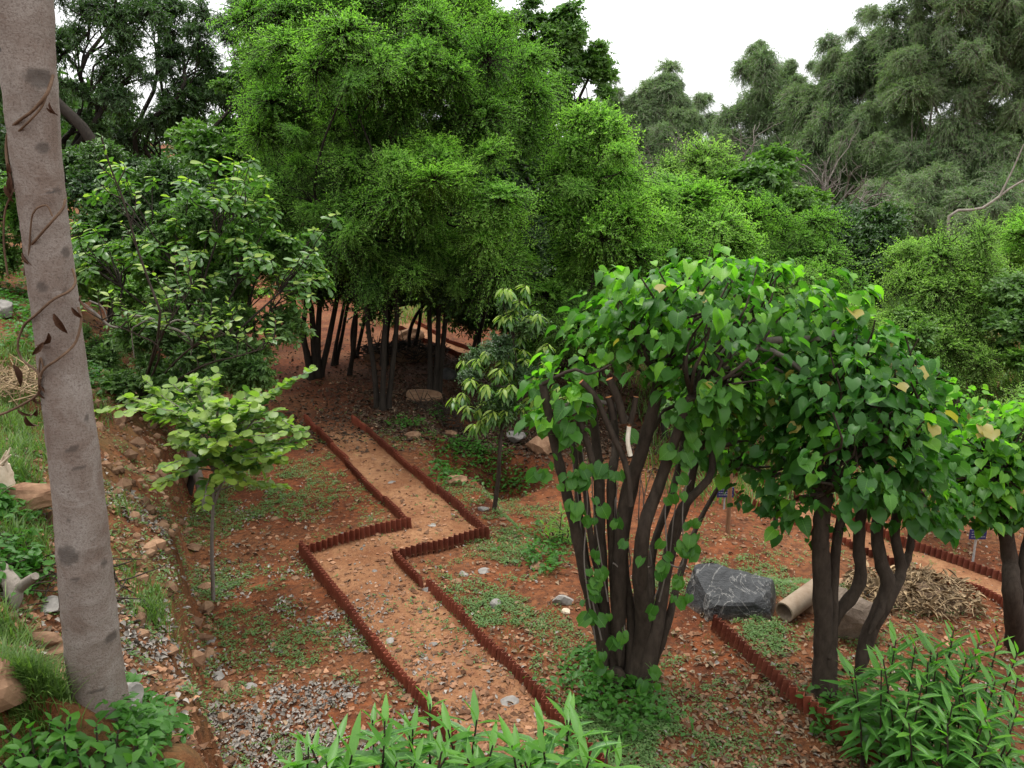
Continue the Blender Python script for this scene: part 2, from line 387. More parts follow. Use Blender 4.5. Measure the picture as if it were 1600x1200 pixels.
tag(g, 'red laterite soil terrace with a raised bank on one side', kind='structure')

def resample(line, step):
    line = np.asarray(line)[:, :2]; seg = np.linalg.norm(np.diff(line, axis=0), axis=1); s = np.concatenate([[0], np.cumsum(seg)])
    t = np.linspace(0, s[-1], max(2, int(s[-1] / step)) + 1)
    return np.stack([np.interp(t, s, line[:, k]) for k in (0, 1)], 1)
def strip_path(name, label, A, B, lift=.012, across=26, step=.045, fade=True):
    """walking surface between two edge lines given as matching corner lists"""
    rows = []; A = np.asarray(A)[:, :2]; B = np.asarray(B)[:, :2]
    for i in range(len(A) - 1):
        n = max(2, int(max(np.linalg.norm(A[i + 1] - A[i]), np.linalg.norm(B[i + 1] - B[i])) / step))
        for t in np.arange(n) / n: rows.append((A[i] * (1 - t) + A[i + 1] * t, B[i] * (1 - t) + B[i + 1] * t))
    rows.append((A[-1], B[-1])); u = np.linspace(0, 1, across)
    V = np.array([a[None] * (1 - u[:, None]) + b[None] * u[:, None] for a, b in rows]); n = len(rows)
    Z = H(V[..., 0], V[..., 1]) + lift
    mb = MB(); i = np.arange(n - 1)[:, None] * across; j = np.arange(across - 1)[None]
    q = np.stack([i + j, i + across + j, i + across + j + 1, i + j + 1], -1).reshape(-1, 4)
    mb.add(np.concatenate([V, Z[..., None]], -1), q=q); me = mb.mesh(name, M_PATH)
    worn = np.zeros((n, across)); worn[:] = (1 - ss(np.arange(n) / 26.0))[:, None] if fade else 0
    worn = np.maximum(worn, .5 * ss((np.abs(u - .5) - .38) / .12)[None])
    a = me.attributes.new('worn', 'FLOAT', 'POINT'); a.data.foreach_set('value', worn.astype(np.float32).ravel())
    o = link(name, me); tag(o, label, kind='structure')
    from_top = me.polygons[0].normal.z
    if from_top < 0: me.flip_normals()
    return o
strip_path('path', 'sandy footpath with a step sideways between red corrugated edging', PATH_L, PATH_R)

# ------------------------------------------------------------------ corrugated edging
def corrugated(mb, a, b, h=.135, pitch=.058, amp=.021, thick=.007, base=-.04, s0=0.0, dip=0.0):
    L = np.linalg.norm(b - a); d = (b - a) / L; nn = np.array([-d[1], d[0]])
    s = np.linspace(0, L, max(8, int(L / pitch * 8)) + 1)
    ph = (s + s0) / pitch * 2 * math.pi
    off = amp * (np.arcsin(np.sin(ph) * .96) / 1.28)
    c = a[None] + d[None] * s[:, None]
    lean = RNG.normal(0, .018); tilt = RNG.normal(0, .020); amp = amp * RNG.uniform(.85, 1.15)
    rows = []
    for side in (1, -1):
        for lvl in (0, 1):
            p = c + nn[None] * (off + side * thick / 2 + lvl * lean)[:, None]
            zc = H(c[:, 0], c[:, 1]); zc = np.interp(s, [0, L], [zc[:3].mean(), zc[-3:].mean()]) * .6 + zc * .4
            z = zc + (h + dip + tilt * (s / L - .5) if lvl else base) + (.004 * np.sin(s * 9 + s0) if lvl else 0)
            rows.append(np.column_stack([p, z]))
    n = len(s); v = np.concatenate(rows); i = np.arange(n - 1)
    def q(r0, r1): return np.stack([r0 * n + i, r0 * n + i + 1, r1 * n + i + 1, r1 * n + i], -1)
    Q = np.concatenate([q(1, 0), q(2, 3), q(3, 1), q(0, 2)])
    e = np.array([[0, n, 3 * n, 2 * n], [n - 1, 3 * n - 1, 4 * n - 1, 2 * n - 1]])
    mb.add(v, q=np.concatenate([Q, e]), tint=RNG.random())
def edging(label, pts, sheet=.75, h=.122, group='runs of red corrugated path edging', **kw):
    pts = [np.asarray(p)[:2] for p in pts]
    root = thing('path_edging', G(*pts[0]), label, 'edging', group)
    s0 = 0
    for a, b in zip(pts[:-1], pts[1:]):
        L = np.linalg.norm(b - a); n = max(1, round(L / sheet))
        for k in range(n):
            p = a + (b - a) * k / n; q = a + (b - a) * (k + 1) / n
            d = (b - a) / L; nn = np.array([-d[1], d[0]]) * ((k % 2) * .012 - .006 + RNG.normal(0, .006))
            mb = MB(); corrugated(mb, p + nn - d * .012, q + nn, h=h, s0=s0, dip=RNG.normal(0, .010), **kw); s0 += L / n
            me = mb.mesh('corrugated_sheet', M_TERRA, smooth=False, origin=root.location); m_ = len(me.vertices) // 4
            at_ = me.attributes.new('low', 'FLOAT', 'POINT'); at_.data.foreach_set('value', np.concatenate([np.ones(m_), np.zeros(m_)] * 2).astype(np.float32))
            link('corrugated_sheet', me, root)
    return root
edging('long red edging on the left of the upper path, ending in shade', PATH_L[:2])
edging('short red edging jog nearest the young lime sapling, facing the camera', PATH_L[1:3])
edging('red edging along the lower path beside the pale leaf litter', PATH_L[2:5])
edging('red edging of the upper path beside the dug pit', PATH_R[:2])
edging('short red edging jog in the middle of the picture, right of the path bend', PATH_R[1:3])
edging('red edging along the lower path on the side of the big many stemmed tree', PATH_R[2:5])
edging('dark red edging run from the black rock to the bottom corner', [P(1113, 985), P(1240, 1100), P(1378, 1200)], h=.13)
RA = [P(1100, 722), P(1194, 762), P(1411, 858), P(1575, 915), P(1720, 968)]
RB = [P(1146, 778), P(1330, 858), P(1450, 905), P(1580, 960), P(1720, 1025)]
edging('farther red edging run on the right, by the white sign stake', RA, h=.12)
edging('red edging run on the right behind the heap of dry straw', RB, h=.10)
RB5 = [RB[0], RB[1], RB[2], RB[3], RB[4]]
strip_path('side_path', 'orange soil side path between two edging runs on the right', RA, RB5, fade=False, across=16, step=.08)
BA = [P(600, 505), P(690, 548), P(775, 578)]; BB = [P(640, 500), P(700, 538), P(790, 566)]
edging('nearer thin red edging of the distant path between the dark trunks', BA, h=.12, sheet=1.2, pitch=.08)
edging('farther thin red edging of the distant path between the dark trunks', BB, h=.12, sheet=1.2, pitch=.08)
strip_path('distant_path', 'sunlit sandy path beyond the dark trunks', BA, BB, fade=False, across=12, step=.2, lift=.03)

# ------------------------------------------------------------------ stones
def ico(sub):
    import bmesh
    bm = bmesh.new(); bmesh.ops.create_icosphere(bm, subdivisions=sub, radius=1)
    v = np.array([x.co[:] for x in bm.verts]); f = np.array([[l.index for l in x.verts] for x in bm.faces]); bm.free(); return v, f
ICO = {k: ico(k) for k in (1, 2, 3, 4)}
def rock_arrays(sub=2, cuts=9, rough=.06, seed=0, lo=.55, hi=.9):
    r = np.random.default_rng(seed); v, f = ICO[sub]; v = v.copy()
    for _ in range(cuts):
        n = nrm(r.normal(size=3)); d = r.uniform(lo, hi); k = v @ n - d
        v = v - np.maximum(k, 0)[:, None] * n[None]
    if sub >= 4: v = v + .03 * nrm(v) * (fbm(v[:, 0] * 5, v[:, 1] * 5 + v[:, 2] * 4, seed, 3) - .5)[:, None]
    v = v * (1 + rough * (fbm(v[:, 0] * 3 + 7, v[:, 1] * 3 + v[:, 2] * 2.1, seed, 3) - .5))[:, None]
    return v, f
def stone(label, pos, size, mat, name='stone', cat='stone', seed=0, sub=2, rotz=0, sink=.25, group=None, tilt=0, cuts=9, rough=.16):
    if max(size) > .2 and sub == 2: sub = 3
    if max(size) > .2 and cuts == 9: cuts, rough = 16, .35
    v, f = rock_arrays(sub, cuts, rough, seed); v = v * np.asarray(size)[None] / 2
    M3 = np.array(Matrix.Rotation(rotz, 3, 'Z') @ Matrix.Rotation(tilt, 3, 'X')); v = v @ M3.T
    v[:, 2] -= v[:, 2].min() + sink * size[2]
    mb = MB(); mb.add(v, t=f, tint=np.random.default_rng(seed).random())
    me = mb.mesh(name, mat, smooth=False)
    o = link(name, me); o.location = Vector(pos); return tag(o, label, cat, group)

def blackmat():
    m, t, o = newmat('black_veined_rock'); co = objco(t)
    n1 = noise(t, 7, 7, .7, co, .5); n2 = noise(t, 2.2, 5, .6, co, 1.5); n3 = noise(t, 40, 5, .7, co)
    col = mixc(t, ramp(t, n1, [(.35, (0, 0, 0)), (.7, (1, 1, 1))]), (.014, .015, .016), (.046, .049, .052))
    v = ramp(t, math_(t, 'ABSOLUTE', math_(t, 'SUBTRACT', n2, .52)), [(0, (1, 1, 1)), (.012, (0, 0, 0))])
    col = mixc(t, math_(t, 'MULTIPLY', v, .6), col, (.30, .29, .27))
    sx = N(t, 'ShaderNodeSeparateXYZ'); t.links.new(co, sx.inputs[0])
    low = N(t, 'ShaderNodeClamp'); t.links.new(math_(t, 'ADD', math_(t, 'MULTIPLY', sx.outputs[2], -7), math_(t, 'ADD', n1, -.75)), low.inputs[0])
    col = mixc(t, math_(t, 'MULTIPLY', low.outputs[0], .7), col, (.22, .13, .07))
    principled(t, o, col, .55, .45, math_(t, 'ADD', n1, math_(t, 'MULTIPLY', n3, .4)), .8, .04); return m
bp = P(1160, 965)
def black_rock():
    v0, f0 = ICO[4]; mb = MB()
    for size, off, planes, sd_ in [((.42, .34, .46), (0, 0, 0), [((-.12, -.38, .92), .30), ((.85, -.45, .25), .62), ((-.25, -.95, .12), .58), ((-.92, -.15, .30), .72), ((.2, .9, .35), .6), ((.55, -.55, .62), .55), ((-.55, -.6, .58), .62), ((.35, .1, .93), .42), ((.1, -.75, .65), .50)], 3)]:
        v = v0.copy()
        for n_, d_ in planes:
            n_ = nrm(np.array(n_)); k = v @ n_ - d_; v = v - np.maximum(k, 0)[:, None] * n_[None]
        q = fbm(v[:, 0] * 4 + sd_, v[:, 1] * 4 + v[:, 2] * 3, sd_, 4) - .5; v = v + .16 * v * (q - .8 * np.abs(q))[:, None]
        mb.add(v * size + off, t=f0)
    me = mb.mesh('rock', blackmat(), smooth=False); o = link('rock', me); o.location = Vector(bp + np.array([0, .17, .11])); o.rotation_euler = (0, 0, .25)
    o.scale = (1.12, 1.05, 1.0); tag(o, 'large black rock with white veins beside the clay pipe', 'rock')
black_rock()
stone('brown mossy boulder behind the stems of the right hand tree', P(1330, 1010) + np.array([0, .2, 0]), (.62, .5, .55), simplemat('brown_boulder', (.10, .075, .055), (.23, .18, .14), 6, .9, .2, .7, .03), 'boulder', 'boulder', seed=5, sub=3, sink=.15)
stone('pale grey rounded stone at the rim of the pit behind the young drooping tree', P(806, 697) + np.array([0, .1, .05]), (.34, .28, .26), M_GREY, seed=8, sub=3, sink=.1)
stone('orange brown boulder right of the pale grey pit stone', P(850, 712) + np.array([0, .1, 0]), (.55, .4, .4), M_STONE, 'boulder', 'boulder', seed=9, sub=3, sink=.2)
stone('flat dark stone slab set in the path at the bend', P(648, 862), (.26, .17, .05), M_GREY, 'stone_slab', 'stone slab', seed=11, sink=.5)
stone('round dark slab in the path below the bend', P(556, 905), (.22, .17, .045), simplemat('dark_slab', (.07, .065, .06), (.14, .13, .12), 9), 'stone_slab', 'stone slab', seed=12, sink=.5)
stone('grey brown stone lying on soil left of the many stemmed tree', P(880, 944), (.2, .14, .13), M_GREY, seed=13)
stone('cream stone touching the grey brown one beside the many stemmed tree', P(884, 953) + np.array([0, -.05, 0]), (.09, .07, .07), simplemat('cream_stone', (.45, .36, .26), (.6, .5, .38), 9), seed=14)
stone('long rust brown rock jutting from the bank behind the pale trunk', P(45, 800) + np.array([0, 0, .03]), (.62, .34, .2), M_STONE, 'rock', 'rock', seed=15, sub=3, rotz=.35, sink=.1)
stone('big ochre stone at the lower left edge of the picture', P(12, 1095) + np.array([-.02, 0, .02]), (.3, .3, .3), M_STONE, seed=16, sub=3, sink=.15)
stone('grey flat stone leaning against the foot of the pale trunk', P(212, 1122) + np.array([0, -.04, .03]), (.12, .22, .24), M_GREY, seed=17, sub=3, tilt=.2, sink=.1)
stone('pale grey stone high on the bank at the left picture edge', P(5, 498) + np.array([0, 0, .1]), (.3, .3, .34), M_GREY, seed=18, sub=3)
stone('reddish angular stone under the bank left of the trunk', P(95, 1035), (.26, .17, .14), M_STONE, seed=19)
stone('tan stone left of the reddish angular stone on the bank', P(68, 1010), (.22, .16, .12), M_STONE, seed=20)
stone('flat rusty stone in grass beside the trunk', P(85, 1062), (.24, .13, .07), M_STONE, seed=21)
stone('pale flat stone on the bank near the forked log', P(75, 950), (.22, .2, .06), M_GREY, seed=22)
stone('dark boulder in shade beside the right trunks', P(643, 535) + np.array([0, 0, 0]), (.9, .6, .5), M_STONE, 'boulder', 'boulder', seed=23, sub=3)
stone('flat reddish slab lying in shade by the three trunk clump', P(658, 625), (.75, .45, .25), M_STONE, 'boulder', 'boulder', seed=24, sub=3, tilt=.25)
stone('black stone on the sunlit edge left of the thin leaning trunk', P(702, 590), (.42, .35, .34), simplemat('dark_stone', (.03, .03, .03), (.08, .075, .07), 7), seed=25)
stone('reddish stone on the upper verge between edging and pit', P(648, 683), (.32, .2, .12), M_STONE, seed=26)
stone('reddish stone nearest the pit rim', P(705, 680), (.3, .22, .12), M_STONE, seed=27)
stone('loose ochre block on the berm above the mango leaved tree', P(712, 755), (.32, .22, .16), M_STONE, seed=28)
stone('cream stone on the berm just above the young tree base', P(755, 798), (.16, .1, .07), M_GREY, seed=29)
for k, (px, py, sz, lb) in enumerate([(1283, 925, .2, 'pale orange stone behind the clay pipe'), (1308, 915, .16, 'cream stone right of the pipe top'),
        (1263, 955, .15, 'ochre stone under the clay pipe'), (1298, 945, .18, 'tan stone between pipe and tree stem'), (1322, 940, .15, 'light stone behind the middle stem')]):
    stone(lb, P(px, py), (sz, sz * .8, sz * .6), M_STONE, seed=40 + k)
for k, (px, py, sz, lb) in enumerate([(640, 1090, .17, 'brown flat stone on lower path near the lance leaved plants'), (740, 1095, .2, 'flat tan stone slab near the bottom of the path'),
        (715, 1108, .15, 'brown slab in the path left of the right edging bottom'), (795, 1100, .18, 'pale flat stone against the lower right edging'),
        (785, 1085, .13, 'thin stone chip near the lower right edging'), (622, 1020, .09, 'reddish stone lying mid path'), (610, 1003, .1, 'cream pebble on the lower path, left half'),
        (677, 1010, .1, 'cream leaf shaped stone in the path centre'), (630, 932, .1, 'brown cobble in the path below the bend'), (650, 895, .12, 'ochre cobble at the inner corner of the bend'),
        (668, 925, .12, 'cream cobble beside the inner edging corner'), (585, 895, .09, 'small dark cobble left of the bend'), (677, 822, .16, 'flat dark chip on the upper path by the bend'),
        (702, 826, .12, 'black chip near the upper right edging'), (712, 843, .1, 'pale stone touching the right jog'), (612, 755, .13, 'dark flat stone midway up the upper path'),
        (725, 898, .12, 'cream stone on the red soil right of the jog'), (756, 895, .14, 'pale stone on the red soil right of the bend'), (775, 948, .16, 'cream white stone on soil by weeds right of path'),
        (842, 888, .18, 'reddish lump on the berm right of the bend'), (715, 910, .1, 'orange stone below the right jog'), (545, 1090, .13, 'square white stone in the litter left of the path'),
        (390, 1075, .12, 'tan stone in the pale litter, bottom left'), (342, 1058, .12, 'red brown stone in the pale litter'), (380, 1150, .13, 'orange stone near the bottom left litter'),
        (330, 1003, .1, 'brown stone above the pale litter'), (440, 1098, .11, 'cream stone in the litter nearest the path'), (430, 812, .13, 'ochre stone on weedy soil above the jog'),
        (305, 858, .22, 'whitish flat stone at the bank foot'), (462, 905, .1, 'small stone left of the outer path corner'), (1205, 1040, .12, 'tan chip right of the dark edging'),
        (1290, 770, .2, 'pale stone behind the right tree crown')]):
    stone(lb, P(px, py), (sz, sz * .75, sz * (.3 if 'flat' in lb or 'slab' in lb or 'chip' in lb else .55)), M_GREY if any(w_ in lb for w_ in ('white', 'pale', 'cream', 'dark', 'black')) else M_STONE, seed=60 + k, rotz=k * 1.3, sink=.3)

# clay pipe
def pipe():
    a = P(1222, 968) + np.array([0, -.03, .085]); b = at(1292, 908, a[1] + .38)
    root = thing('clay_pipe', a, 'old buff clay pipe lying between black rock and tree stem', 'pipe')
    r = .085; d = nrm(b - a); n = 14; mb = MB()
    pts = np.array([a + (b - a) * t for t in np.linspace(0, 1, n)]); tube(mb, pts, r, 28, caps=False)
    tube(mb, pts[::-1], r * .84, 28, caps=False)
    u = nrm(np.cross(d, [0, 0, 1])); w_ = np.cross(d, u); th = np.arange(28) / 28 * 2 * math.pi
    for c in (a, b):
        o_ = c + r * (np.cos(th)[:, None] * u + np.sin(th)[:, None] * w_); i_ = c + r * .84 * (np.cos(th)[:, None] * u + np.sin(th)[:, None] * w_)
        j = np.arange(28); k = (j + 1) % 28; mb.add(np.vstack([o_, i_]), q=np.stack([j, k, 28 + k, 28 + j], -1))
    link('barrel', mb.mesh('barrel', simplemat('buff_clay', (.19, .13, .085), (.31, .25, .185), 6, .85, .25, .3, .01), origin=a), root)
    mb = MB(); tube(mb, np.array([b - d * .09, b - d * .03, b + d * .005]), [r * 1.02, r * 1.14, r * 1.14], 28, caps=False)
    link('collar', mb.mesh('collar', simplemat('buff_clay_collar', (.17, .115, .075), (.27, .21, .15), 6), origin=a), root)
pipe()

# ------------------------------------------------------------------ leaf templates (base at origin, +Y along the leaf, +Z its upper side)
def leaf_tpl(ys_, hw, back=None, fold=.25, curl=.2, pet=0.0, droop_pet=.5):
    ys_ = np.asarray(ys_, float); hw = np.asarray(hw, float); n = len(ys_); back = np.zeros(n) if back is None else np.asarray(back, float)
    zc = -curl * ys_ ** 2
    ang = np.gradient(zc, ys_)
    mid = np.column_stack([np.zeros(n), ys_, zc])
    Lf = np.column_stack([-hw, ys_ + back, zc + fold * hw + ang * back]); Rt = Lf * [-1, 1, 1]
    v = np.concatenate([Lf, mid, Rt]); i = np.arange(n - 1)
    q = np.concatenate([np.stack([i, n + i, n + i + 1, i + 1], -1), np.stack([n + i, 2 * n + i, 2 * n + i + 1, n + i + 1], -1)])
    if pet:
        b = len(v); w_ = .012
        pv = []
        for t in (0, .5, 1):
            c = np.array([0, -pet * t, -pet * droop_pet * t * t]); pv += [c + [-w_, 0, 0], c + [w_, 0, 0], c + [0, 0, -w_ * 1.4]]
        v = np.vstack([v, pv]); f = []
        for s in range(2):
            for a, c in ((0, 1), (1, 2), (2, 0)): f.append((b + s * 3 + a, b + s * 3 + c, b + s * 3 + 3 + c, b + s * 3 + 3 + a))
        q = np.vstack([q, f])
    return v, q
T_HEART = leaf_tpl([0, .2, .45, .7, .86, 1], [.34, .53, .56, .40, .17, 0], [-.2, -.1, .02, .02, 0, 0], .30, .42, .6, .55)
T_HEART2 = leaf_tpl([0, .2, .45, .66, .84, 1], [.30, .50, .50, .46, .15, 0], [-.16, -.08, -.03, .08, 0, 0], .5, .2, .6, .4)
T_HEART3 = leaf_tpl([0, .2, .45, .7, .86, 1], [.30, .48, .50, .36, .15, 0], [-.16, -.1, 0, .04, 0, 0], .8, .75, .6, .5)
T_HEART4 = leaf_tpl([0, .2, .45, .7, .86, 1], [.26, .42, .43, .30, .13, 0], [-.14, -.06, .02, .02, 0, 0], .12, .6, .6, .5)
T_LANCE = leaf_tpl([0, .15, .35, .6, .82, 1], [.012, .07, .105, .095, .05, 0], None, .45, .35)
T_LANCE2 = leaf_tpl([0, .15, .35, .6, .82, 1], [.012, .06, .10, .09, .045, 0], None, .3, .08)
T_OBOV = leaf_tpl([0, .25, .5, .75, .92, 1], [.03, .12, .20, .235, .14, 0], None, .2, .25)
T_OBOV2 = leaf_tpl([0, .25, .5, .75, .92, 1], [.03, .13, .21, .22, .12, 0], None, .35, .05)
T_ROUND = leaf_tpl([0, .2, .5, .8, .97, .92], [.18, .42, .52, .42, .2, 0], [-.06, -.04, 0, 0, .04, 0], .18, .12)
T_ROUND2 = leaf_tpl([0, .2, .5, .8, .97, .92], [.18, .42, .5, .4, .2, 0], [-.06, -.04, 0, 0, .04, 0], .38, .0)
T_DROOP = leaf_tpl([0, .2, .45, .7, .88, 1], [.02, .11, .165, .13, .06, 0], None, .3, .42)
T_OVATE = leaf_tpl([0, .15, .4, .65, .85, 1], [.04, .18, .26, .2, .09, 0], None, .22, .2)
T_OVATE2 = leaf_tpl([0, .15, .4, .65, .85, 1], [.04, .17, .25, .19, .08, 0], None, .4, .05)
def tpl_mesh(name, tpl, mat):
    mb = MB(); mb.add(tpl[0], q=tpl[1], tint=.5); return mb.mesh(name, mat)
def scatter_tpl(mb, tpl, pos, d, n, s, tint=None, m=0):
    """one joined copy of a leaf template for each row"""
    d = nrm(d); n = nrm(n - d * np.sum(n * d, 1, keepdims=True)); x = np.cross(d, n); v, q = tpl; K = len(v)
    V = pos[:, None] + s[:, None, None] * (v[None, :, :1] * x[:, None] + v[None, :, 1:2] * d[:, None] + v[None, :, 2:] * n[:, None])
    Q = (np.arange(len(pos)) * K)[:, None, None] + q[None]
    t = RNG.random(len(pos)) if tint is None else tint
    mb.add(V.reshape(-1, 3), q=Q.reshape(-1, 4), m=m, tint=np.repeat(t, len(q)))
def small_leaves(mb, pos, d, n, L, W, tint, m=0, fold=.25, curl=.15):
    d = nrm(d); n = nrm(n - d * np.sum(n * d, 1, keepdims=True)); x = np.cross(d, n); L = L[:, None]; W = W[:, None] / 2
    b = pos; l1 = b + d * L * .3 - x * W * .85 + n * fold * W; r1 = b + d * L * .3 + x * W * .85 + n * fold * W
    l2 = b + d * L * .68 - x * W * .7 + n * (fold * W - curl * L * .4); r2 = b + d * L * .68 + x * W * .7 + n * (fold * W - curl * L * .4); tp = b + d * L - n * curl * L
    V = np.stack([b, l1, l2, tp, r2, r1], 1); k = np.arange(len(pos))[:, None] * 6
    Q = np.concatenate([k + [0, 5, 4, 3], k + [0, 3, 2, 1]], 1).reshape(-1, 4)
    mb.add(V.reshape(-1, 3), q=Q, m=m, tint=np.repeat(tint, 2))

# ------------------------------------------------------------------ boughs: one leafy branch end, shared between trees
def bough_mesh(name, mat, twig_mat, seed, n_tw=70, per=34, L=.05, W=.02, R=.5, droop=.35, flat_=.75, hang=0.0, up=.9, tw_r=.004, spread=.7, rnd=.35, rise=.25, reach=.9):
    r = np.random.default_rng(seed); mb = MB()
    d = nrm(r.normal(size=(n_tw, 3)) + [0, 0, rise]); st = d * R * r.uniform(.05, .45, (n_tw, 1)) ; ln = R * (.45 + (reach - .45) * r.random(n_tw) ** 1.6)
    d2 = nrm(d + r.normal(0, .35, (n_tw, 3)) + [0, 0, rise - .25])
    t = np.concatenate([np.linspace(.12, 1, per)[None]] * n_tw) + r.normal(0, .02, (n_tw, per))
    pos = st[:, None] + d2[:, None] * (ln[:, None] * t)[..., None]; pos[..., 2] -= droop * ln[:, None] * t ** 2
    pos *= [1, 1, flat_]
    side = nrm(np.cross(d2, [0, 0, 1.0]) + r.normal(0, .1, (n_tw, 3))); sg = np.where(np.arange(per) % 2, 1., -1.)
    ld = d2[:, None] * r.uniform(.3, .9, (n_tw, per, 1)) + side[:, None] * sg[None, :, None] * spread + r.normal(0, rnd, (n_tw, per, 3))
    ld[..., 2] -= hang + .2 * t
    if hang > .9: ld = ld * [.5, .5, 1]
    nn = np.array([0, 0, up]) + r.normal(0, .45, (n_tw, per, 3)) + d2[:, None] * .35
    k = n_tw * per; Ls = L * r.uniform(.65, 1.25, k); Ws = W * r.uniform(.75, 1.25, k)
    tint = np.clip(.75 * t.ravel() ** 2 * r.uniform(.5, 1.2, k) + .25 * r.random(k), 0, 1)
    small_leaves(mb, pos.reshape(-1, 3), ld.reshape(-1, 3), nn.reshape(-1, 3), Ls, Ws, tint)
    for i in range(n_tw):
        tt = np.linspace(0, .97, 4); p = st[i] + d2[i] * (ln[i] * tt)[:, None]; p[:, 2] -= droop * ln[i] * tt ** 2; p *= [1, 1, flat_]
        if i % 2 == 0: p[0] = p[0] * .1
        tube(mb, p, [tw_r * 2, tw_r * 1.5, tw_r, tw_r * .5], 3, m=1, caps=False)
    return mb.mesh(name, [mat, twig_mat])
BOUGH = {}
def species(key, mat, twig, nvar=6, **kw):
    BOUGH[key] = [bough_mesh('bough', mat, twig, 100 + 13 * i, **kw) for i in range(nvar)]
species('feather', L_FEATH, M_BARK_DARK, n_tw=300, per=18, L=.042, W=.017, droop=.38, rnd=.75, rise=.35, reach=1.35)
species('bright', L_BRIGHT, M_BARK_DARK, n_tw=290, per=17, L=.050, W=.020, droop=.30, rnd=.7, rise=.4, reach=1.3)
species('dark', L_DARK, M_BARK_DARK, n_tw=110, per=16, L=.085, W=.036, droop=.25, rnd=.6)
species('mid', L_MID, M_BARK_DARK, n_tw=100, per=16, L=.095, W=.055, droop=.2, flat_=.65, rnd=.5)
species('euca', L_EUCA, M_BARK_PALE, n_tw=170, per=14, L=.085, W=.015, droop=.45, hang=.65, up=.35, flat_=.95, rnd=.75)
species('eucadark', L_DARK, M_BARK_DARK, n_tw=90, per=14, L=.10, W=.024, droop=.4, hang=.5, up=.5, flat_=.85, rnd=.6)
species('pale', L_PALE, M_BARK_BROWN, n_tw=280, per=17, L=.042, W=.019, droop=.28, rnd=.7, rise=.4, reach=1.3)
species('shrub', L_SHRUB, M_BARK_BROWN, n_tw=70, per=14, L=.115, W=.055, droop=.15, up=.7)

def fib_dirs(n, r):
    i = np.arange(n) + .5; ph = math.pi * (1 + 5 ** .5) * i + r.uniform(0, 6); z = 1 - 2 * i / n
    s = np.sqrt(1 - z * z); return np.stack([s * np.cos(ph), s * np.sin(ph), z], 1)
def add_boughs(root, key, c, rad, rb, r, dens=1.0, lowcut=-.75, inner=.25):
    """cover the shell of one crown mass with boughs; returns their centres"""
    rad = np.asarray(rad); R = float(np.mean(rad)); n = max(4, int(dens * 4.2 * (R / rb) ** 2)); out = []
    d = nrm(fib_dirs(n, r) + r.normal(0, .18, (n, 3)))
    for k in range(n):
        if d[k, 2] < lowcut: continue
        rr = r.uniform(.72, 1.04) if r.random() > inner else r.uniform(.3, .7)
        rr *= .72 + .62 * float(vnoise(np.array([d[k, 0] * 2.2 + d[k, 2] * 2 + c[0] * 3]), np.array([d[k, 1] * 2.2 - d[k, 2] * 2 + c[2] * 3]), 7)[0])
        if r.random() < .10: continue
        p = c + d[k] * rad * rr; s = rb / .5 * r.uniform(.5, 1.25)
        out.append(p)
        q = Matrix.Rotation(r.uniform(0, 6.283), 4, 'Z') @ Matrix.Rotation(r.normal(0, .45), 4, 'X') @ Matrix.Scale(s, 4) @ Matrix.Scale(r.uniform(.75, 1.4), 4, (1, 0, 0)) @ Matrix.Scale(r.uniform(.8, 1.35), 4, (0, 0, 1))
        link('bough', BOUGH[key][int(r.integers(len(BOUGH[key])))], root, Matrix.Translation(Vector(p)) @ q)
    return out
def limb_to(mb, a, b, ra, rb_, r, bend=.12, n=8, sides=6):
    a = np.asarray(a); b = np.asarray(b); L = np.linalg.norm(b - a)
    m1 = a * .66 + b * .34 + r.normal(0, bend * L, 3) * [1, 1, .3] + [0, 0, .06 * L]; m2 = a * .33 + b * .67 + r.normal(0, bend * L, 3) * [1, 1, .3]
    p = spline([a, m1, m2, b], n); tube(mb, p, np.linspace(ra, rb_, len(p)), sides, rough=.08)
TREES = 0
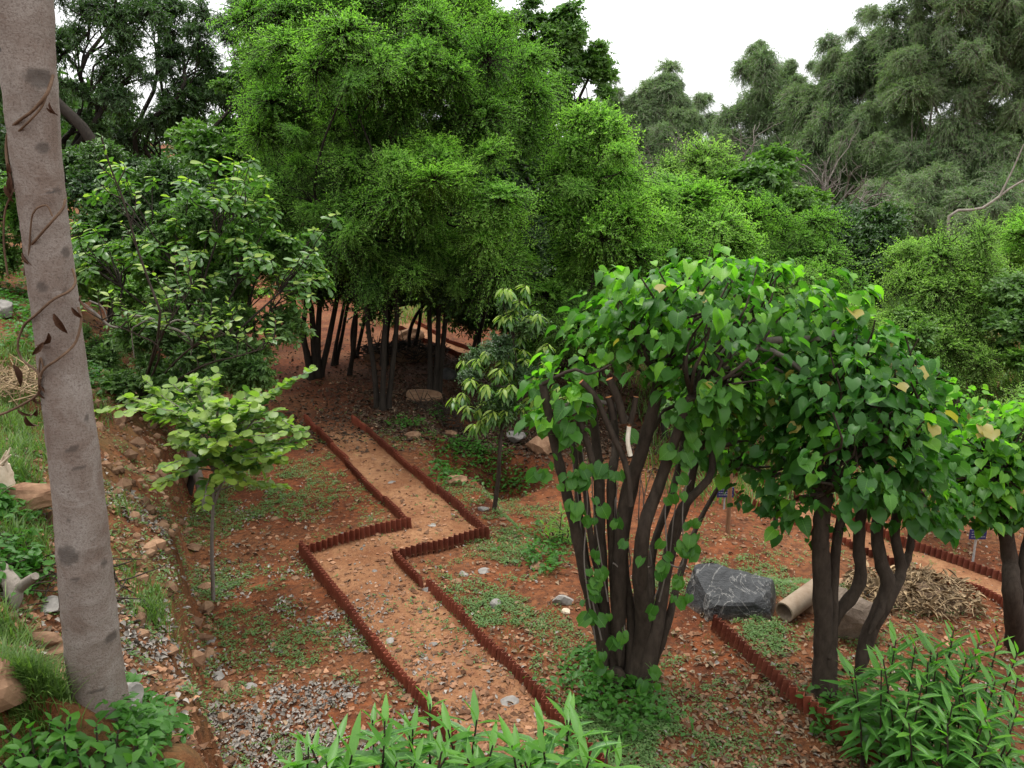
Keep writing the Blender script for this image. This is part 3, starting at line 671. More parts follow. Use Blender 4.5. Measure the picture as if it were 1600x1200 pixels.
def tree(name, label, base, masses, key, bark=M_BARK_DARK, rb=.5, tr=.1, stems=None, group=None, cat='tree', dens=1.0, seed=None, fork=.5, twigs=5, lowcut=-.75, inner=.25):
    """masses: (px, py, Y, rx_px, ry_px) crown masses read off the photo, each placed at its own distance"""
    global TREES; TREES += 1
    r = np.random.default_rng(1000 + TREES if seed is None else seed)
    base = np.asarray(base, float); root = thing(name, base, label, cat, group); cs = []
    for (px, py, Y, rx, ry) in masses:
        c = at(px, py, Y); m = mpp(Y, py); cs.append((c, np.array([rx * m, rx * m * .9, ry * m])))
    low = min(c[2] - rd[2] for c, rd in cs); cen = np.mean([c for c, _ in cs], 0)
    if stems is None: stems = [[base, base * .5 + np.array([base[0] * .5 + cen[0] * .5, base[1] * .5 + cen[1] * .5, 0]) * .5 + [0, 0, 0], None]]
    tops = []
    hgt = max(.4, (cen[2] - base[2]) * fork)
    if stems and stems[0][-1] is None:
        top = np.array([base[0] * .6 + cen[0] * .4, base[1] * .6 + cen[1] * .4, base[2] + hgt])
        mid = (base + top) / 2 + r.normal(0, .06, 3) * [1, 1, 0]; stems = [[base - [0, 0, .1], mid, top]]
    for s in stems:
        s = [np.asarray(x, float) for x in s]; p = spline(s, 14); p[0, 2] -= .08
        rr = np.linspace(1, .6, len(p)) * tr; rr[0] *= 1.45; rr[1] *= 1.1
        mb = MB(); tube(mb, p, rr, 10, rough=.06); link('trunk', mb.mesh('trunk', bark, origin=base), root); tops.append((p[-1], rr[-1]))
    for c, rd in cs:
        pts = add_boughs(root, key, c, rd, rb, r, dens, lowcut, inner)
        tp, tr_ = min(tops, key=lambda q: np.linalg.norm(q[0] - c))
        mb = MB(); limb_to(mb, tp, c, tr_ * .9, tr_ * .4, r)
        for k in r.permutation(len(pts))[:twigs]:
            f = r.uniform(.45, .95); s = tp * (1 - f) + c * f
            limb_to(mb, s, pts[k], tr_ * .35, .008, r, .1, 7, 5)
        link('limb', mb.mesh('limb', bark, origin=base), root)
    return root

# ------------------------------------------------------------------ the trees behind
def stem_px(Y, *pp, jit=.0):
    return [at(px, py, Y + RNG.normal(0, jit)) for px, py in pp]
b = P(597, 640); Y0 = b[1]
tree('tree', 'tall bright green feathery tree standing where the edged path ends', b,
     [(520, 110, Y0 + 1.2, 130, 105), (650, 70, Y0 + 1.8, 140, 110), (775, 140, Y0 + 1.3, 95, 110), (620, -70, Y0 + 1.8, 140, 90), (560, 255, Y0 + 1.2, 100, 75), (720, 200, Y0 + .6, 90, 80), (455, 60, Y0 + 2, 70, 80)],
     'feather', tr=.048, rb=.46, stems=[stem_px(Y0, (597, 642), (600, 560), (604, 440), (606, 330)), stem_px(Y0 + .1, (606, 636), (612, 585), (620, 500), (618, 400), (640, 300)), stem_px(Y0 + .1, (590, 637), (584, 575), (574, 500), (572, 430), (555, 340))], twigs=8)
b = P(674, 618); Yb = b[1]
tree('tree', 'light green tree on a clump of three straight trunks, in front of the tall one', b,
     [(690, 280, 11.7, 90, 70), (735, 345, 11.9, 75, 60), (620, 330, Yb - .4, 65, 65), (790, 405, Yb - .1, 45, 42), (670, 390, Yb, 75, 50)],
     'bright', tr=.05, rb=.38, stems=[stem_px(Yb, (672, 620), (672, 540), (670, 430), (680, 340)), stem_px(Yb, (679, 620), (684, 540), (688, 430), (705, 330)), stem_px(Yb + .1, (685, 615), (694, 520), (705, 420), (740, 360))], twigs=9)
b = P(492, 590); Yb = b[1]
tree('tree', 'dark tree forking low into several black stems, left under the canopy', b,
     [(455, 300, Yb + .2, 75, 65), (410, 380, Yb, 60, 45), (520, 390, Yb + .3, 70, 50), (470, 420, Yb + .3, 60, 35)],
     'feather', tr=.065, rb=.42, stems=[stem_px(Yb, (490, 590), (478, 545), (465, 505), (455, 450), (440, 390)), stem_px(Yb + .1, (500, 588), (512, 540), (524, 480), (540, 400)), stem_px(Yb - .1, (486, 590), (480, 560), (474, 515), (478, 470), (480, 400)), stem_px(Yb, (494, 590), (490, 540), (486, 480), (470, 440), (460, 400)), stem_px(Yb, (497, 588), (497, 520), (502, 460), (515, 400))])
for (px, py, tops, lb) in [(520, 572, ((525, 540), (533, 500), (545, 440), (560, 390)), 'dark slanting stem tree just right of the low forking one'),
                           (552, 560, ((550, 520), (556, 480), (552, 430), (560, 390)), 'thin dark tree behind the slanting stem tree under the canopy'),
                           (640, 560, ((640, 520), (652, 490), (668, 470), (690, 430)), 'thin curved dark tree leaning right between the main trunks'),
                           (732, 592, ((736, 560), (742, 535), (752, 490), (770, 430)), 'thin dark leaning tree beside the sunlit distant path')]:
    b = P(px, py); Yb = b[1]
    tree('tree', lb, b, [(tops[-1][0], tops[-1][1] - 10, Yb, 65, 38), (tops[-1][0] + 25, tops[-1][1] - 55, Yb + .5, 60, 45)], 'dark', tr=.045, rb=.42,
         stems=[stem_px(Yb, (px, py), *tops), stem_px(Yb + .1, (px + 4, py), (px + 14, py - 45), (px + 22, py - 90), tops[-1])], group='dark trees under the canopy')
tree('tree', 'dark spreading tree deep under the canopy, its boughs closing the view', P(600, 570), [(560, 420, 15, 85, 40), (660, 425, 15.5, 90, 42), (760, 420, 15.5, 80, 48), (610, 330, 16, 120, 70), (730, 320, 16.5, 110, 80), (500, 360, 16, 90, 55), (690, 440, 13.4, 70, 28), (590, 400, 13.8, 70, 40), (640, 250, 17.5, 150, 90), (510, 240, 17.5, 120, 90), (620, 462, 17, 60, 24), (720, 465, 17, 60, 28), (550, 452, 16.5, 60, 22)],
     'dark', tr=.1, rb=.55, twigs=6)
tree('tree', 'bright feathery tree whose boughs hang low before the tall trunks', P(545, 585), [(560, 345, 12.3, 85, 60), (480, 300, 12.6, 75, 60), (590, 290, 12.4, 60, 55), (655, 400, 12.4, 75, 38), (520, 400, 12.8, 75, 38), (590, 410, 12.8, 60, 34), (740, 430, 12.6, 65, 34), (560, 180, 12.4, 90, 80), (460, 160, 13.2, 80, 80), (560, 90, 11.6, 100, 70), (690, 110, 12.6, 80, 60)],
     'feather', tr=.05, rb=.42, twigs=6)
tree('tree', 'tall dark round leaved tree with ragged top against the white sky', G(1.2, 17.5),
     [(850, 130, 17.5, 75, 85), (905, 160, 17.2, 42, 60), (780, 70, 17.8, 70, 55), (870, 70, 17.5, 40, 40), (820, 220, 17, 70, 70), (850, 310, 17, 50, 60), (930, 100, 17.3, 14, 34), (885, 40, 17.4, 12, 26), (835, 30, 17.4, 14, 26)], 'mid', tr=.10, rb=.38, dens=.72)
tree('tree', 'bright cone shaped tree right of the dark gap, beside the tall canopy', G(1.2, 13.2),
     [(932, 205, 13.0, 45, 52), (945, 285, 12.9, 72, 66), (930, 375, 12.9, 70, 66), (975, 380, 13.2, 75, 70), (910, 460, 13.3, 60, 50)], 'bright', tr=.05, rb=.42, inner=.3)
tree('tree', 'dark evergreen in the gap behind the cone shaped tree', G(.6, 16.5),
     [(860, 470, 16, 80, 60), (880, 380, 16.5, 70, 70), (780, 480, 17, 70, 45)], 'dark', tr=.12, rb=.55)
tree('tree', 'bright leafy tree right of the cone shaped one', G(2.6, 14.2),
     [(1050, 335, 14.5, 75, 60), (1020, 410, 14.0, 80, 60), (1090, 400, 14.2, 60, 60), (1050, 480, 14.2, 80, 50)], 'bright', tr=.1, rb=.42)
tree('tree', 'olive green tree with rust tinted tops behind the bright ones', G(4.6, 20),
     [(1090, 285, 20, 70, 40), (1060, 330, 20, 60, 40)], 'pale', tr=.12, rb=.55)
tree('tree', 'broad domed round leaved tree below the grey green woods', G(6.2, 19.5),
     [(1185, 310, 19.5, 85, 52), (1240, 330, 19, 60, 45), (1140, 340, 19.5, 60, 45)], 'mid', tr=.14, rb=.55)
tree('tree', 'bright feathery tree in front of the broad dome', G(4.9, 15.2),
     [(1215, 385, 15.2, 70, 60), (1250, 450, 14.8, 75, 55), (1180, 440, 15, 65, 60), (1150, 400, 15.5, 45, 50)], 'feather', tr=.1, rb=.42)
tree('tree', 'dark leathery leaved tree left of the pale green bush on the right', G(8, 19),
     [(1325, 375, 19, 75, 50), (1370, 420, 18.5, 55, 55), (1320, 450, 18.5, 70, 50), (1290, 400, 19, 40, 50)], 'dark', tr=.14, rb=.55)
tree('tree', 'large pale green bushy tree on the right, full to the ground', G(7.8, 15.2),
     [(1470, 410, 15.6, 65, 58), (1450, 500, 15.2, 75, 70), (1530, 470, 15.2, 65, 75), (1500, 570, 15, 100, 60), (1430, 580, 14.8, 60, 50)], 'pale', tr=.11, rb=.42, inner=.35)
tree('tree', 'bright green tree cut off by the right edge of the picture', G(12.5, 20), [(1600, 390, 20, 55, 60), (1630, 450, 19.5, 60, 70)], 'bright', tr=.12, rb=.5)
tree('tree', 'dark vine hung tree at the right edge below the bright one', G(9.2, 14), [(1600, 545, 14, 40, 65), (1640, 480, 14, 60, 60)], 'mid', tr=.11, rb=.45)
tree('shrub', 'yellowish dry shrub low at the right edge', G(8.3, 12.6), [(1590, 665, 12.6, 50, 35), (1630, 640, 12.6, 40, 40)], 'pale', tr=.04, rb=.35, cat='shrub')
tree('shrub', 'pale yellow green shrub behind the broken branch of the heart leaved tree', G(5.2, 12.8), [(1290, 480, 13, 60, 50), (1340, 540, 13, 60, 50), (1270, 540, 13, 70, 60)], 'pale', tr=.05, rb=.4, cat='shrub')
tree('shrub', 'dark shrub between the pale bush and the heart leaved tree', G(6.5, 14), [(1400, 540, 14.5, 45, 60), (1380, 620, 14, 60, 50)], 'mid', tr=.05, rb=.42, cat='shrub')
tree('shrub', 'green shrub hidden behind the many stemmed tree', G(2.5, 12.4), [(1000, 510, 12.6, 90, 45), (930, 520, 12.8, 70, 45), (1100, 520, 12.8, 80, 50)], 'feather', tr=.05, rb=.4, cat='shrub')
tree('shrub', 'leafy shrub in the lower gap between the two heart leaved trees', G(2.9, 10.8), [(1110, 640, 11, 60, 40), (1170, 640, 11, 60, 40)], 'mid', tr=.04, rb=.35, cat='shrub')

# grey green woods
euc = [('huge drooping grey green tree filling the upper right corner', (16.5, 32), [(1500, 70, 32, 110, 110), (1570, 190, 31.5, 95, 110), (1425, 190, 32, 80, 95), (1490, 290, 31, 110, 70), (1590, 40, 31, 80, 100), (1490, -50, 32, 90, 70), (1440, 80, 32.5, 50, 70)]),
       ('drooping grey green tree left of the huge corner one', (14.5, 37), [(1330, 125, 37, 45, 55), (1320, 200, 37, 65, 70), (1360, 280, 36, 70, 60), (1280, 260, 37, 55, 60), (1272, 165, 38, 42, 50), (1310, 105, 37.5, 34, 40), (1362, 85, 36, 45, 60), (1385, 170, 36, 45, 70), (1300, 200, 38, 55, 60)]),
       ('slim grey green tree with two separate rounded tops in the sky gap', (13.5, 42), [(1183, 110, 42, 34, 38), (1240, 112, 42, 26, 36), (1190, 185, 42, 48, 50), (1245, 190, 42, 50, 50), (1215, 255, 41, 65, 45), (1160, 240, 42, 45, 45), (1210, 150, 42, 48, 50), (1255, 160, 42, 30, 40)]),
       ('distant round topped tree against the sky behind the cone shaped one', (9.5, 48), [(1043, 140, 48, 40, 38), (965, 150, 48, 30, 28), (1000, 190, 48, 50, 40), (1075, 205, 47, 35, 40), (1020, 240, 47, 60, 35), (1010, 180, 48, 55, 40), (1050, 175, 48, 40, 40)]),
       ('thin topped distant tree in the dip of the skyline', (12, 50), [(1110, 200, 50, 22, 28), (1125, 250, 49, 45, 35), (1095, 165, 50, 14, 20)]),
       ('lower grey green tree at the right behind the pale bush', (17.5, 27), [(1440, 340, 28, 70, 45), (1550, 330, 27, 70, 45), (1380, 330, 29, 55, 45)])]
for lb, (x, y), ms in euc:
    tree('gum_tree', lb, G(x, y), ms, 'euca', bark=M_BARK_PALE, rb=.75, tr=.10, group='grey green drooping trees on the far slope', dens=1.15, twigs=5, fork=.35, inner=.35)

# dark trees up the bank on the left
for lb, (x, y), ms in [('dark fine leaved tree behind the pale trunk with sky gaps', (-10.5, 18), [(140, 50, 18, 60, 60), (125, 170, 18, 55, 55), (205, 120, 18.3, 55, 50), (190, 20, 18, 50, 40)]),
                       ('dark lacy tree between the pale trunk and the bright canopy', (-8.6, 20), [(285, 70, 20, 70, 65), (300, 165, 20, 70, 45), (235, 200, 19.6, 55, 45), (250, 10, 20, 60, 40)]),
                       ('dark tall tree touching the left side of the bright canopy', (-7.2, 21), [(380, 50, 21, 60, 60), (350, 130, 21, 60, 45), (400, 180, 20.5, 55, 55)]),
                       ('dark tree at the upper left picture edge', (-12.4, 17), [(20, 120, 17, 70, 70), (-30, 30, 17, 80, 80), (40, 230, 17, 60, 60)])]:
    tree('tree', lb, G(x, y), ms, 'eucadark', rb=.5, tr=.14, group='dark fine leaved trees on the bank', dens=.85, twigs=14, inner=.45)
tree('tree', 'dark round leaved tree with layered boughs left of the bright canopy', G(-5.6, 16.2), [(340, 250, 16.5, 80, 50), (420, 230, 16, 60, 60), (280, 300, 16.5, 80, 45), (390, 140, 16.5, 45, 35)], 'mid', tr=.13, rb=.5)
tree('tree', 'dense dark tree low on the bank behind the whorled leaf shrub', G(-6.9, 13.6), [(250, 330, 13.5, 110, 60), (160, 290, 13.5, 70, 70), (330, 370, 13.3, 80, 60), (190, 390, 13, 70, 40)], 'dark', tr=.12, rb=.5)
tree('shrub', 'green leafy bush seen left of the pale trunk', G(-9, 12.6), [(20, 330, 12.6, 55, 60), (-30, 400, 12.4, 60, 50)], 'mid', tr=.06, rb=.42, cat='shrub')
tree('shrub', 'dark green bush on the bank behind the whorled leaf shrub, right of the trunk', G(at(165, 450, 10.8)[0], 10.8), [(135, 440, 10.8, 50, 40), (190, 460, 10.9, 50, 40), (250, 470, 11, 60, 40), (330, 480, 11, 60, 36)], 'mid', tr=.04, rb=.34, cat='shrub')
tree('shrub', 'low light green bush just right of the pale trunk', P(150, 575), [(152, 545, P(150, 575)[1], 26, 32), (170, 580, P(150, 575)[1] - .1, 30, 24)], 'shrub', tr=.02, rb=.2, cat='shrub')
# a dark leaning trunk across the sky gap
def lean():
    a = G(-9.3, 16.2); root = thing('leaning_trunk', a, 'dark bare trunk leaning left behind the pale trunk', 'tree trunk')
    mb = MB(); tube(mb, spline([a - [0, 0, .1], at(170, 300, 16.2), at(140, 215, 16.2), at(85, 155, 16.2), at(40, 100, 16.2)], 16), np.linspace(.14, .08, 17), 10, rough=.08)
    link('trunk', mb.mesh('trunk', M_BARK_DARK, origin=a), root)
lean()
# bushes and grass beyond the dark trunks
for lb, ms in [('sunlit bush seen far under the canopy on the left', [(470, 478, 27, 60, 26), (540, 474, 27, 60, 30)]),
               ('sunlit bush seen under the canopy between the trunks', [(640, 478, 26, 60, 30), (600, 480, 27, 40, 26)]),
               ('sunlit bush under the canopy right of the three trunks', [(730, 488, 24, 55, 34), (800, 500, 22, 60, 36)]),
               ('low bright bush beyond the young drooping tree', [(870, 530, 17, 60, 40), (800, 540, 19, 50, 25)])]:
    c = at(ms[0][0], ms[0][1], ms[0][2])
    tree('bush', lb, G(c[0], c[1]), ms, 'bright', tr=.05, rb=.6, cat='bush', group='sunlit bushes beyond the canopy')

# bare dead shrubs
def dead(label, base, h, seed, spread=.6, mat=M_TWIG):
    r = np.random.default_rng(seed); root = thing('bare_tree', base, label, 'bare tree', 'bare grey leafless trees'); mb = MB()
    def grow(p, d, L, rad, lv):
        q = p + d * L; m = (p + q) / 2 + r.normal(0, .06 * L, 3); tube(mb, spline([p, m, q], 6), np.linspace(rad, rad * .6, 7), 5, caps=False)
        if lv == 0: return
        for _ in range(int(r.integers(2, 4))):
            grow(p + (q - p) * r.uniform(.5, 1), nrm(d + r.normal(0, spread, 3) + [0, 0, .1]), L * r.uniform(.55, .8), rad * .55, lv - 1)
    base = np.asarray(base, float); f = base + [r.normal(0, .2), 0, max(.5, h - 1.6)]
    tube(mb, spline([base - [0, 0, .1], (base + f) / 2 + r.normal(0, .1, 3) * [1, 1, 0], f], 8), np.linspace(.10, .07, 9), 7)
    for k in range(7): grow(f - [0, 0, r.uniform(0, .8)], nrm([r.normal(0, .8), r.normal(0, .6), .8]), r.uniform(.9, 1.4), .045, 3)
    link('branches', mb.mesh('branches', mat, origin=base), root)
def deadat(lb, px, py, Y, hpx, seed):
    t = at(px, py, Y); x, y = t[0], t[1]; z0 = gz(x, y); dead(lb, np.array([x, y, z0]), max(1.0, (t[2] + hpx * mpp(Y) - z0)), seed)
deadat('bare grey leafless tree behind the cone shaped tree', 1035, 195, 22, 0, 3)
deadat('bare grey leafless tree in the dip of the skyline', 1160, 190, 23, 0, 4)
deadat('bare grey leafless tree above the dark leathery leaved one', 1290, 235, 22, 0, 6)
def whitebranch():
    a = G(13.2, 22.5); root = thing('pale_branch', a, 'white barked bare limb rising at the right edge before the woods', 'tree')
    mb = MB(); Y = 22.5
    tube(mb, spline([a, at(1480, 350, Y), at(1535, 325, Y), at(1585, 290, Y), at(1625, 270, Y)], 14), np.linspace(.05, .022, 15), 7)
    tube(mb, spline([at(1560, 310, Y), at(1580, 270, Y), at(1600, 225, Y)], 8), np.linspace(.032, .018, 9), 6)
    link('limb', mb.mesh('limb', M_BARK_PALE, origin=a), root)
whitebranch()

# the far wood that closes the view
def woodland():
    r = np.random.default_rng(5); mb = MB(); n = 420; ang = r.uniform(-.95, .95, n); dist = r.uniform(52, 85, n)
    C = np.stack([np.sin(ang) * dist, np.cos(ang) * dist, np.zeros(n)], 1); C[:, 2] = H(C[:, 0], C[:, 1]) + r.uniform(.5, 5.5, n)
    C = C[~((ang > .02) & (ang < .3) & (C[:, 2] > 8.5))]
    for c in C:
        k = 260; d = nrm(r.normal(size=(k, 3))); p = c + d * r.uniform(.6, 1.05, (k, 1)) * [2.6, 2.6, 2.2]
        small_leaves(mb, p, r.normal(0, 1, (k, 3)) - [0, 0, .6], d + r.normal(0, .5, (k, 3)), np.full(k, .75), np.full(k, .3), r.random(k))
    o = link('far_woodland', mb.mesh('far_woodland', L_DARK)); tag(o, 'dark far wood closing the view behind all the trees', kind='stuff')
woodland()

# ------------------------------------------------------------------ foreground trunk with dead vine
def trunkmat():
    m, t, o = newmat('smooth_pinkish_bark'); co = objco(t)
    n1 = noise(t, 130, 6, .75, co); n2 = noise(t, 6, 6, .65, co, .6)
    mp = N(t, 'ShaderNodeMapping'); mp.inputs['Scale'].default_value = (9, 9, 46); t.links.new(co, mp.inputs[0]); n3 = noise(t, 1, 5, .6, mp.outputs[0])
    mp2 = N(t, 'ShaderNodeMapping'); mp2.inputs['Scale'].default_value = (5, 5, 9); t.links.new(co, mp2.inputs[0]); n4 = noise(t, 1.2, 4, .6, mp2.outputs[0], .3)
    col = mixc(t, ramp(t, n2, [(.35, (0, 0, 0)), (.65, (1, 1, 1))]), (.165, .125, .102), (.262, .232, .205))
    col = mixc(t, math_(t, 'MULTIPLY', ramp(t, n1, [(.36, (1, 1, 1)), (.52, (0, 0, 0))]), .65), col, (.075, .052, .042))
    col = mixc(t, math_(t, 'MULTIPLY', ramp(t, n3, [(.60, (0, 0, 0)), (.72, (1, 1, 1))]), .55), col, (.28, .25, .225))
    col = mixc(t, math_(t, 'MULTIPLY', ramp(t, n4, [(.66, (0, 0, 0)), (.70, (1, 1, 1))]), .85), col, (.06, .055, .05))
    at_ = N(t, 'ShaderNodeAttribute', attribute_name='scar')
    col = mixc(t, math_(t, 'MULTIPLY', math_(t, 'MULTIPLY', at_.outputs['Fac'], ramp(t, n1, [(.3, (.4, .4, .4)), (.6, (1, 1, 1))])), .8), col, (.045, .038, .033))
    principled(t, o, col, .85, .2, math_(t, 'ADD', n1, math_(t, 'MULTIPLY', n3, .5)), .6, .010); return m
TY = 3.12
def bigtrunk():
    prof = [(1215, 168, 92), (1150, 163, 88), (1100, 157, 86), (1000, 143, 84), (890, 133, 82), (780, 124, 78), (580, 99, 73), (400, 76, 71), (250, 58, 76), (170, 50, 80), (100, 43, 84), (40, 37, 92), (-20, 30, 100)]
    base = at(168, 1195, TY); base[2] = gz(base[0], base[1])
    root = thing('pale_barked_tree', base, 'pale pinkish smooth trunk with dark scars close at left', 'tree')
    c = [np.array([at(168, 1215, TY)[0], TY, base[2] - .15])]; rad = [.17]
    for py, px, wd in prof:
        p = at(px, py, TY); dep = p[1] * CP - (p[2] - CAM_Z) * SP; c.append(p); rad.append(wd * .95 / 2 * dep / FPX)
    c = np.array(c); order = np.argsort(c[:, 2]); c = c[order]; rad = np.array(rad)[order]
    zz = np.linspace(c[0, 2], c[-1, 2], 260); C = np.stack([np.interp(zz, c[:, 2], c[:, k]) for k in range(3)], 1); R = np.interp(zz, c[:, 2], rad)
    ker = np.ones(15) / 15
    for k in range(2): C[:, k] = np.convolve(np.pad(C[:, k], 7, 'reflect', reflect_type='odd'), ker, 'valid')
    R = np.convolve(np.pad(R, 7, 'edge'), ker, 'valid')
    S = 72; th = np.arange(S) / S * 2 * math.pi
    r = R[:, None] * (1 + .035 * (fbm(np.cos(th)[None] * 1.5 + zz[:, None] * 2, np.sin(th)[None] * 1.5 + zz[:, None], 3, 3) - .5) * 2)
    r += .004 * (vnoise(zz[:, None] * 22 + 0 * th, np.cos(th)[None] * 1.2, 8) - .5)
    scar = np.zeros_like(r)
    # branch scars: (pixel y, pixel x, half height px, half width px)
    for py, px, hh, ww, dep in [(122, 52, 14, 20, .016), (230, 58, 8, 9, .006), (395, 96, 9, 8, .005), (447, 62, 8, 8, .005), (300, 90, 5, 5, .004), (662, 137, 6, 5, .004), (700, 111, 4, 7, .003), (706, 108, 4, 8, .003), (736, 118, 3, 9, .003),
                               (869, 105, 18, 19, .0), (889, 164, 6, 8, .0), (905, 119, 5, 8, .006), (1010, 170, 9, 14, .006), (1078, 150, 4, 14, .004), (815, 106, 2, 3, 0), (460, 89, 5, 5, .003)]:
        p = at(px, py, TY - .1); i = np.argmin(abs(zz - p[2])); cc = C[i]; ang = math.atan2(-1, (p[0] - cc[0]) / max(R[i], 1e-3) * 1.0) if False else -math.pi / 2 + math.asin(np.clip((p[0] - cc[0]) / R[i], -.95, .95))
        sc = 3.3 / FPX; da = (th[None] - ang + math.pi) % (2 * math.pi) - math.pi
        q = ((zz[:, None] - zz[i]) / (hh * sc)) ** 2 + (da * R[i] / (ww * sc)) ** 2
        q = q * (1 + .8 * (vnoise(zz[:, None] * 60 + 0 * da, da * 12, 4) - .5))
        scar = np.maximum(scar, 1 - ss((q - .55) / .6)); r += dep * np.exp(-q * .5) - dep * .9 * np.exp(-q * 2.2)
    # horizontal healed rings
    for py in (170, 352, 845, 985, 1090):
        z0 = at(100, py, TY)[2]; r += .0022 * np.exp(-((zz[:, None] - z0 + .012 * np.sin(th * 2 + py)) / .008) ** 2)
    V = C[:, None] + np.stack([r * np.cos(th), r * np.sin(th), 0 * r], -1); n = len(zz)
    mb = MB(); i = np.arange(n - 1)[:, None] * S; j = np.arange(S)[None]; k = (j + 1) % S
    mb.add(V, q=np.stack([i + j, i + k, i + S + k, i + S + j], -1).reshape(-1, 4)); me = mb.mesh('trunk', trunkmat(), origin=base)
    a = me.attributes.new('scar', 'FLOAT', 'POINT'); a.data.foreach_set('value', scar.astype(np.float32).ravel())
    link('trunk', me, root)
    top = C[-1]; r0 = R[-1]; mb = MB()
    for dx, dy, s in ((-.9, .3, .8), (.5, .6, .7)):
        tube(mb, spline([top - [0, 0, .1], top + [dx * .15, dy * .1, .35], top + [dx, dy, 1.5], top + [dx * 1.6, dy * 2, 3]], 14), np.linspace(r0 * s, .05, 15), 16, rough=.03)
    link('limb', mb.mesh('limb', M_BARK_PALE, origin=base), root)
    r_ = np.random.default_rng(3)
    for dx, dy, dz in ((-1.5, .6, 3.2), (-1.0, -.3, 3.8), (.7, 1.0, 3.4), (-.4, .6, 4.2), (-1.9, -.5, 3.0)):
        q = Matrix.Rotation(r_.uniform(0, 6), 4, 'Z') @ Matrix.Scale(1.5, 4)
        link('bough', BOUGH['mid'][int(r_.integers(6))], root, Matrix.Translation(Vector(top + [dx, dy, dz - .6])) @ q)
    return base
TB = bigtrunk()
def vine():
    Yv = TY - .115; root = thing('dry_vine', at(60, 500, Yv), 'dry brown twining vine with withered leaves on the pale trunk', 'vine')
    for pp, rad in [([(83, 118, .06), (74, 145, .0), (52, 172, 0), (28, 190, .02), (14, 205, .06), (10, 232, .07), (13, 262, .06), (22, 300, .06)], .006), ([(78, 130, .03), (66, 165, .0), (45, 190, .0), (18, 215, .06)], .0045),
                    ([(102, 312, .05), (98, 326, .02), (82, 345, 0), (62, 368, .01), (44, 392, .05), (38, 430, .08)], .005), ([(45, 400, .04), (49, 345, .01), (54, 330, 0), (62, 323, 0), (74, 322, 0), (82, 338, 0)], .0035),
                    ([(113, 420, .07), (118, 440, .05), (108, 455, .02), (83, 468, 0), (56, 492, .02), (38, 508, .07), (28, 535, .08), (33, 560, .08), (58, 580, .03), (64, 592, .02)], .005),
                    ([(122, 480, .07), (127, 500, .06), (118, 535, .04), (95, 558, .0), (68, 577, .01), (62, 596, .03), (60, 615, .04), (35, 632, .06), (0, 648, .07), (-40, 655, .08)], .0055), ([(60, 600, .03), (63, 560, .02), (68, 575, .02)], .004),
                    ([(20, 300, .06), (8, 330, .08), (6, 380, .09), (12, 430, .09)], .004)]:
        pts = spline([at(px, py, Yv + dy) for px, py, dy in pp], 28); mb = MB()
        tube(mb, pts, rad, 6); link('stem', mb.mesh('stem', barkmat('vine_bark', (.09, .055, .035), (.2, .13, .085), 40), origin=root.location), root)
    r = np.random.default_rng(2); me = tpl_mesh('withered_leaf', leaf_tpl([0, .2, .5, .8, 1], [.03, .11, .15, .09, 0], None, 1.3, .7), simplemat('withered_leaf', (.045, .022, .013), (.11, .055, .03), 20, tint=.4))
    for px, py, dy, L in [(78, 160, -.01, .08), (73, 168, -.01, .07), (12, 255, .05, .1), (16, 275, .05, .09), (8, 290, .05, .1), (84, 490, -.01, .11), (75, 520, -.01, .12), (68, 535, -.01, .08), (112, 480, .02, .09), (125, 465, .03, .08), (62, 600, .02, .12), (55, 620, .02, .1), (58, 640, .02, .11),
                          (40, 650, .03, .1), (28, 640, .03, .09), (60, 610, .02, .09), (36, 395, .04, .1), (20, 570, .05, .11)]:
        link('withered_leaf', me, root, frame(at(px, py, Yv + dy), [r.normal(0, .4), r.normal(0, .3), -1], [r.normal(0, .9), -1, .2], L * r.uniform(.5, .9)))
vine()

# ------------------------------------------------------------------ heart leaved trees (big leaves are parts of their own)
ME_HEART = [tpl_mesh('leaf', T_HEART, L_HEART_R), tpl_mesh('leaf', T_HEART2, L_HEART_R), tpl_mesh('leaf', T_HEART3, L_HEART_R), tpl_mesh('leaf', T_HEART4, L_HEART_R)]
ME_HEARTY = [tpl_mesh('leaf', T_HEART, L_HEARTY_R), tpl_mesh('leaf', T_HEART2, L_HEARTY_R), tpl_mesh('leaf', T_HEART3, L_HEARTY_R), tpl_mesh('leaf', T_HEART4, L_HEARTY_R)]
ME_YEL = [tpl_mesh('leaf', T_HEART2, leafmat('yellowing_leaf', (.20, .19, .03), (.34, .26, .06), .4))]
def leaf_set(root, base, sites, meshes, tpls, mats, cap=290):
    """sites: list of (pos, dir, normal, size, young) sorted by how large they show; the first ones become parts, the rest one mass"""
    for k, (p, d, n, s, y) in enumerate(sites[:cap]):
        M = meshes[1 if y else 0]
        if len(meshes) > 2 and RNG.random() < .035: M = meshes[2]
        link('leaf', M[k % len(M)], root, frame(p, d, n, s))
    rest = sites[cap:]
    if rest:
        mb = MB()
        for v in range(len(tpls)):
            sub = [x for i, x in enumerate(rest) if i % len(tpls) == v]
            for yy in (0, 1):
                s2 = [x for x in sub if x[4] == yy]
                if s2: scatter_tpl(mb, tpls[v], np.array([x[0] for x in s2]), np.array([x[1] for x in s2]), np.array([x[2] for x in s2], float), np.array([x[3] for x in s2]), m=yy)
        tag(link('inner_foliage', mb.mesh('inner_foliage', mats, origin=base), root), kind='stuff')
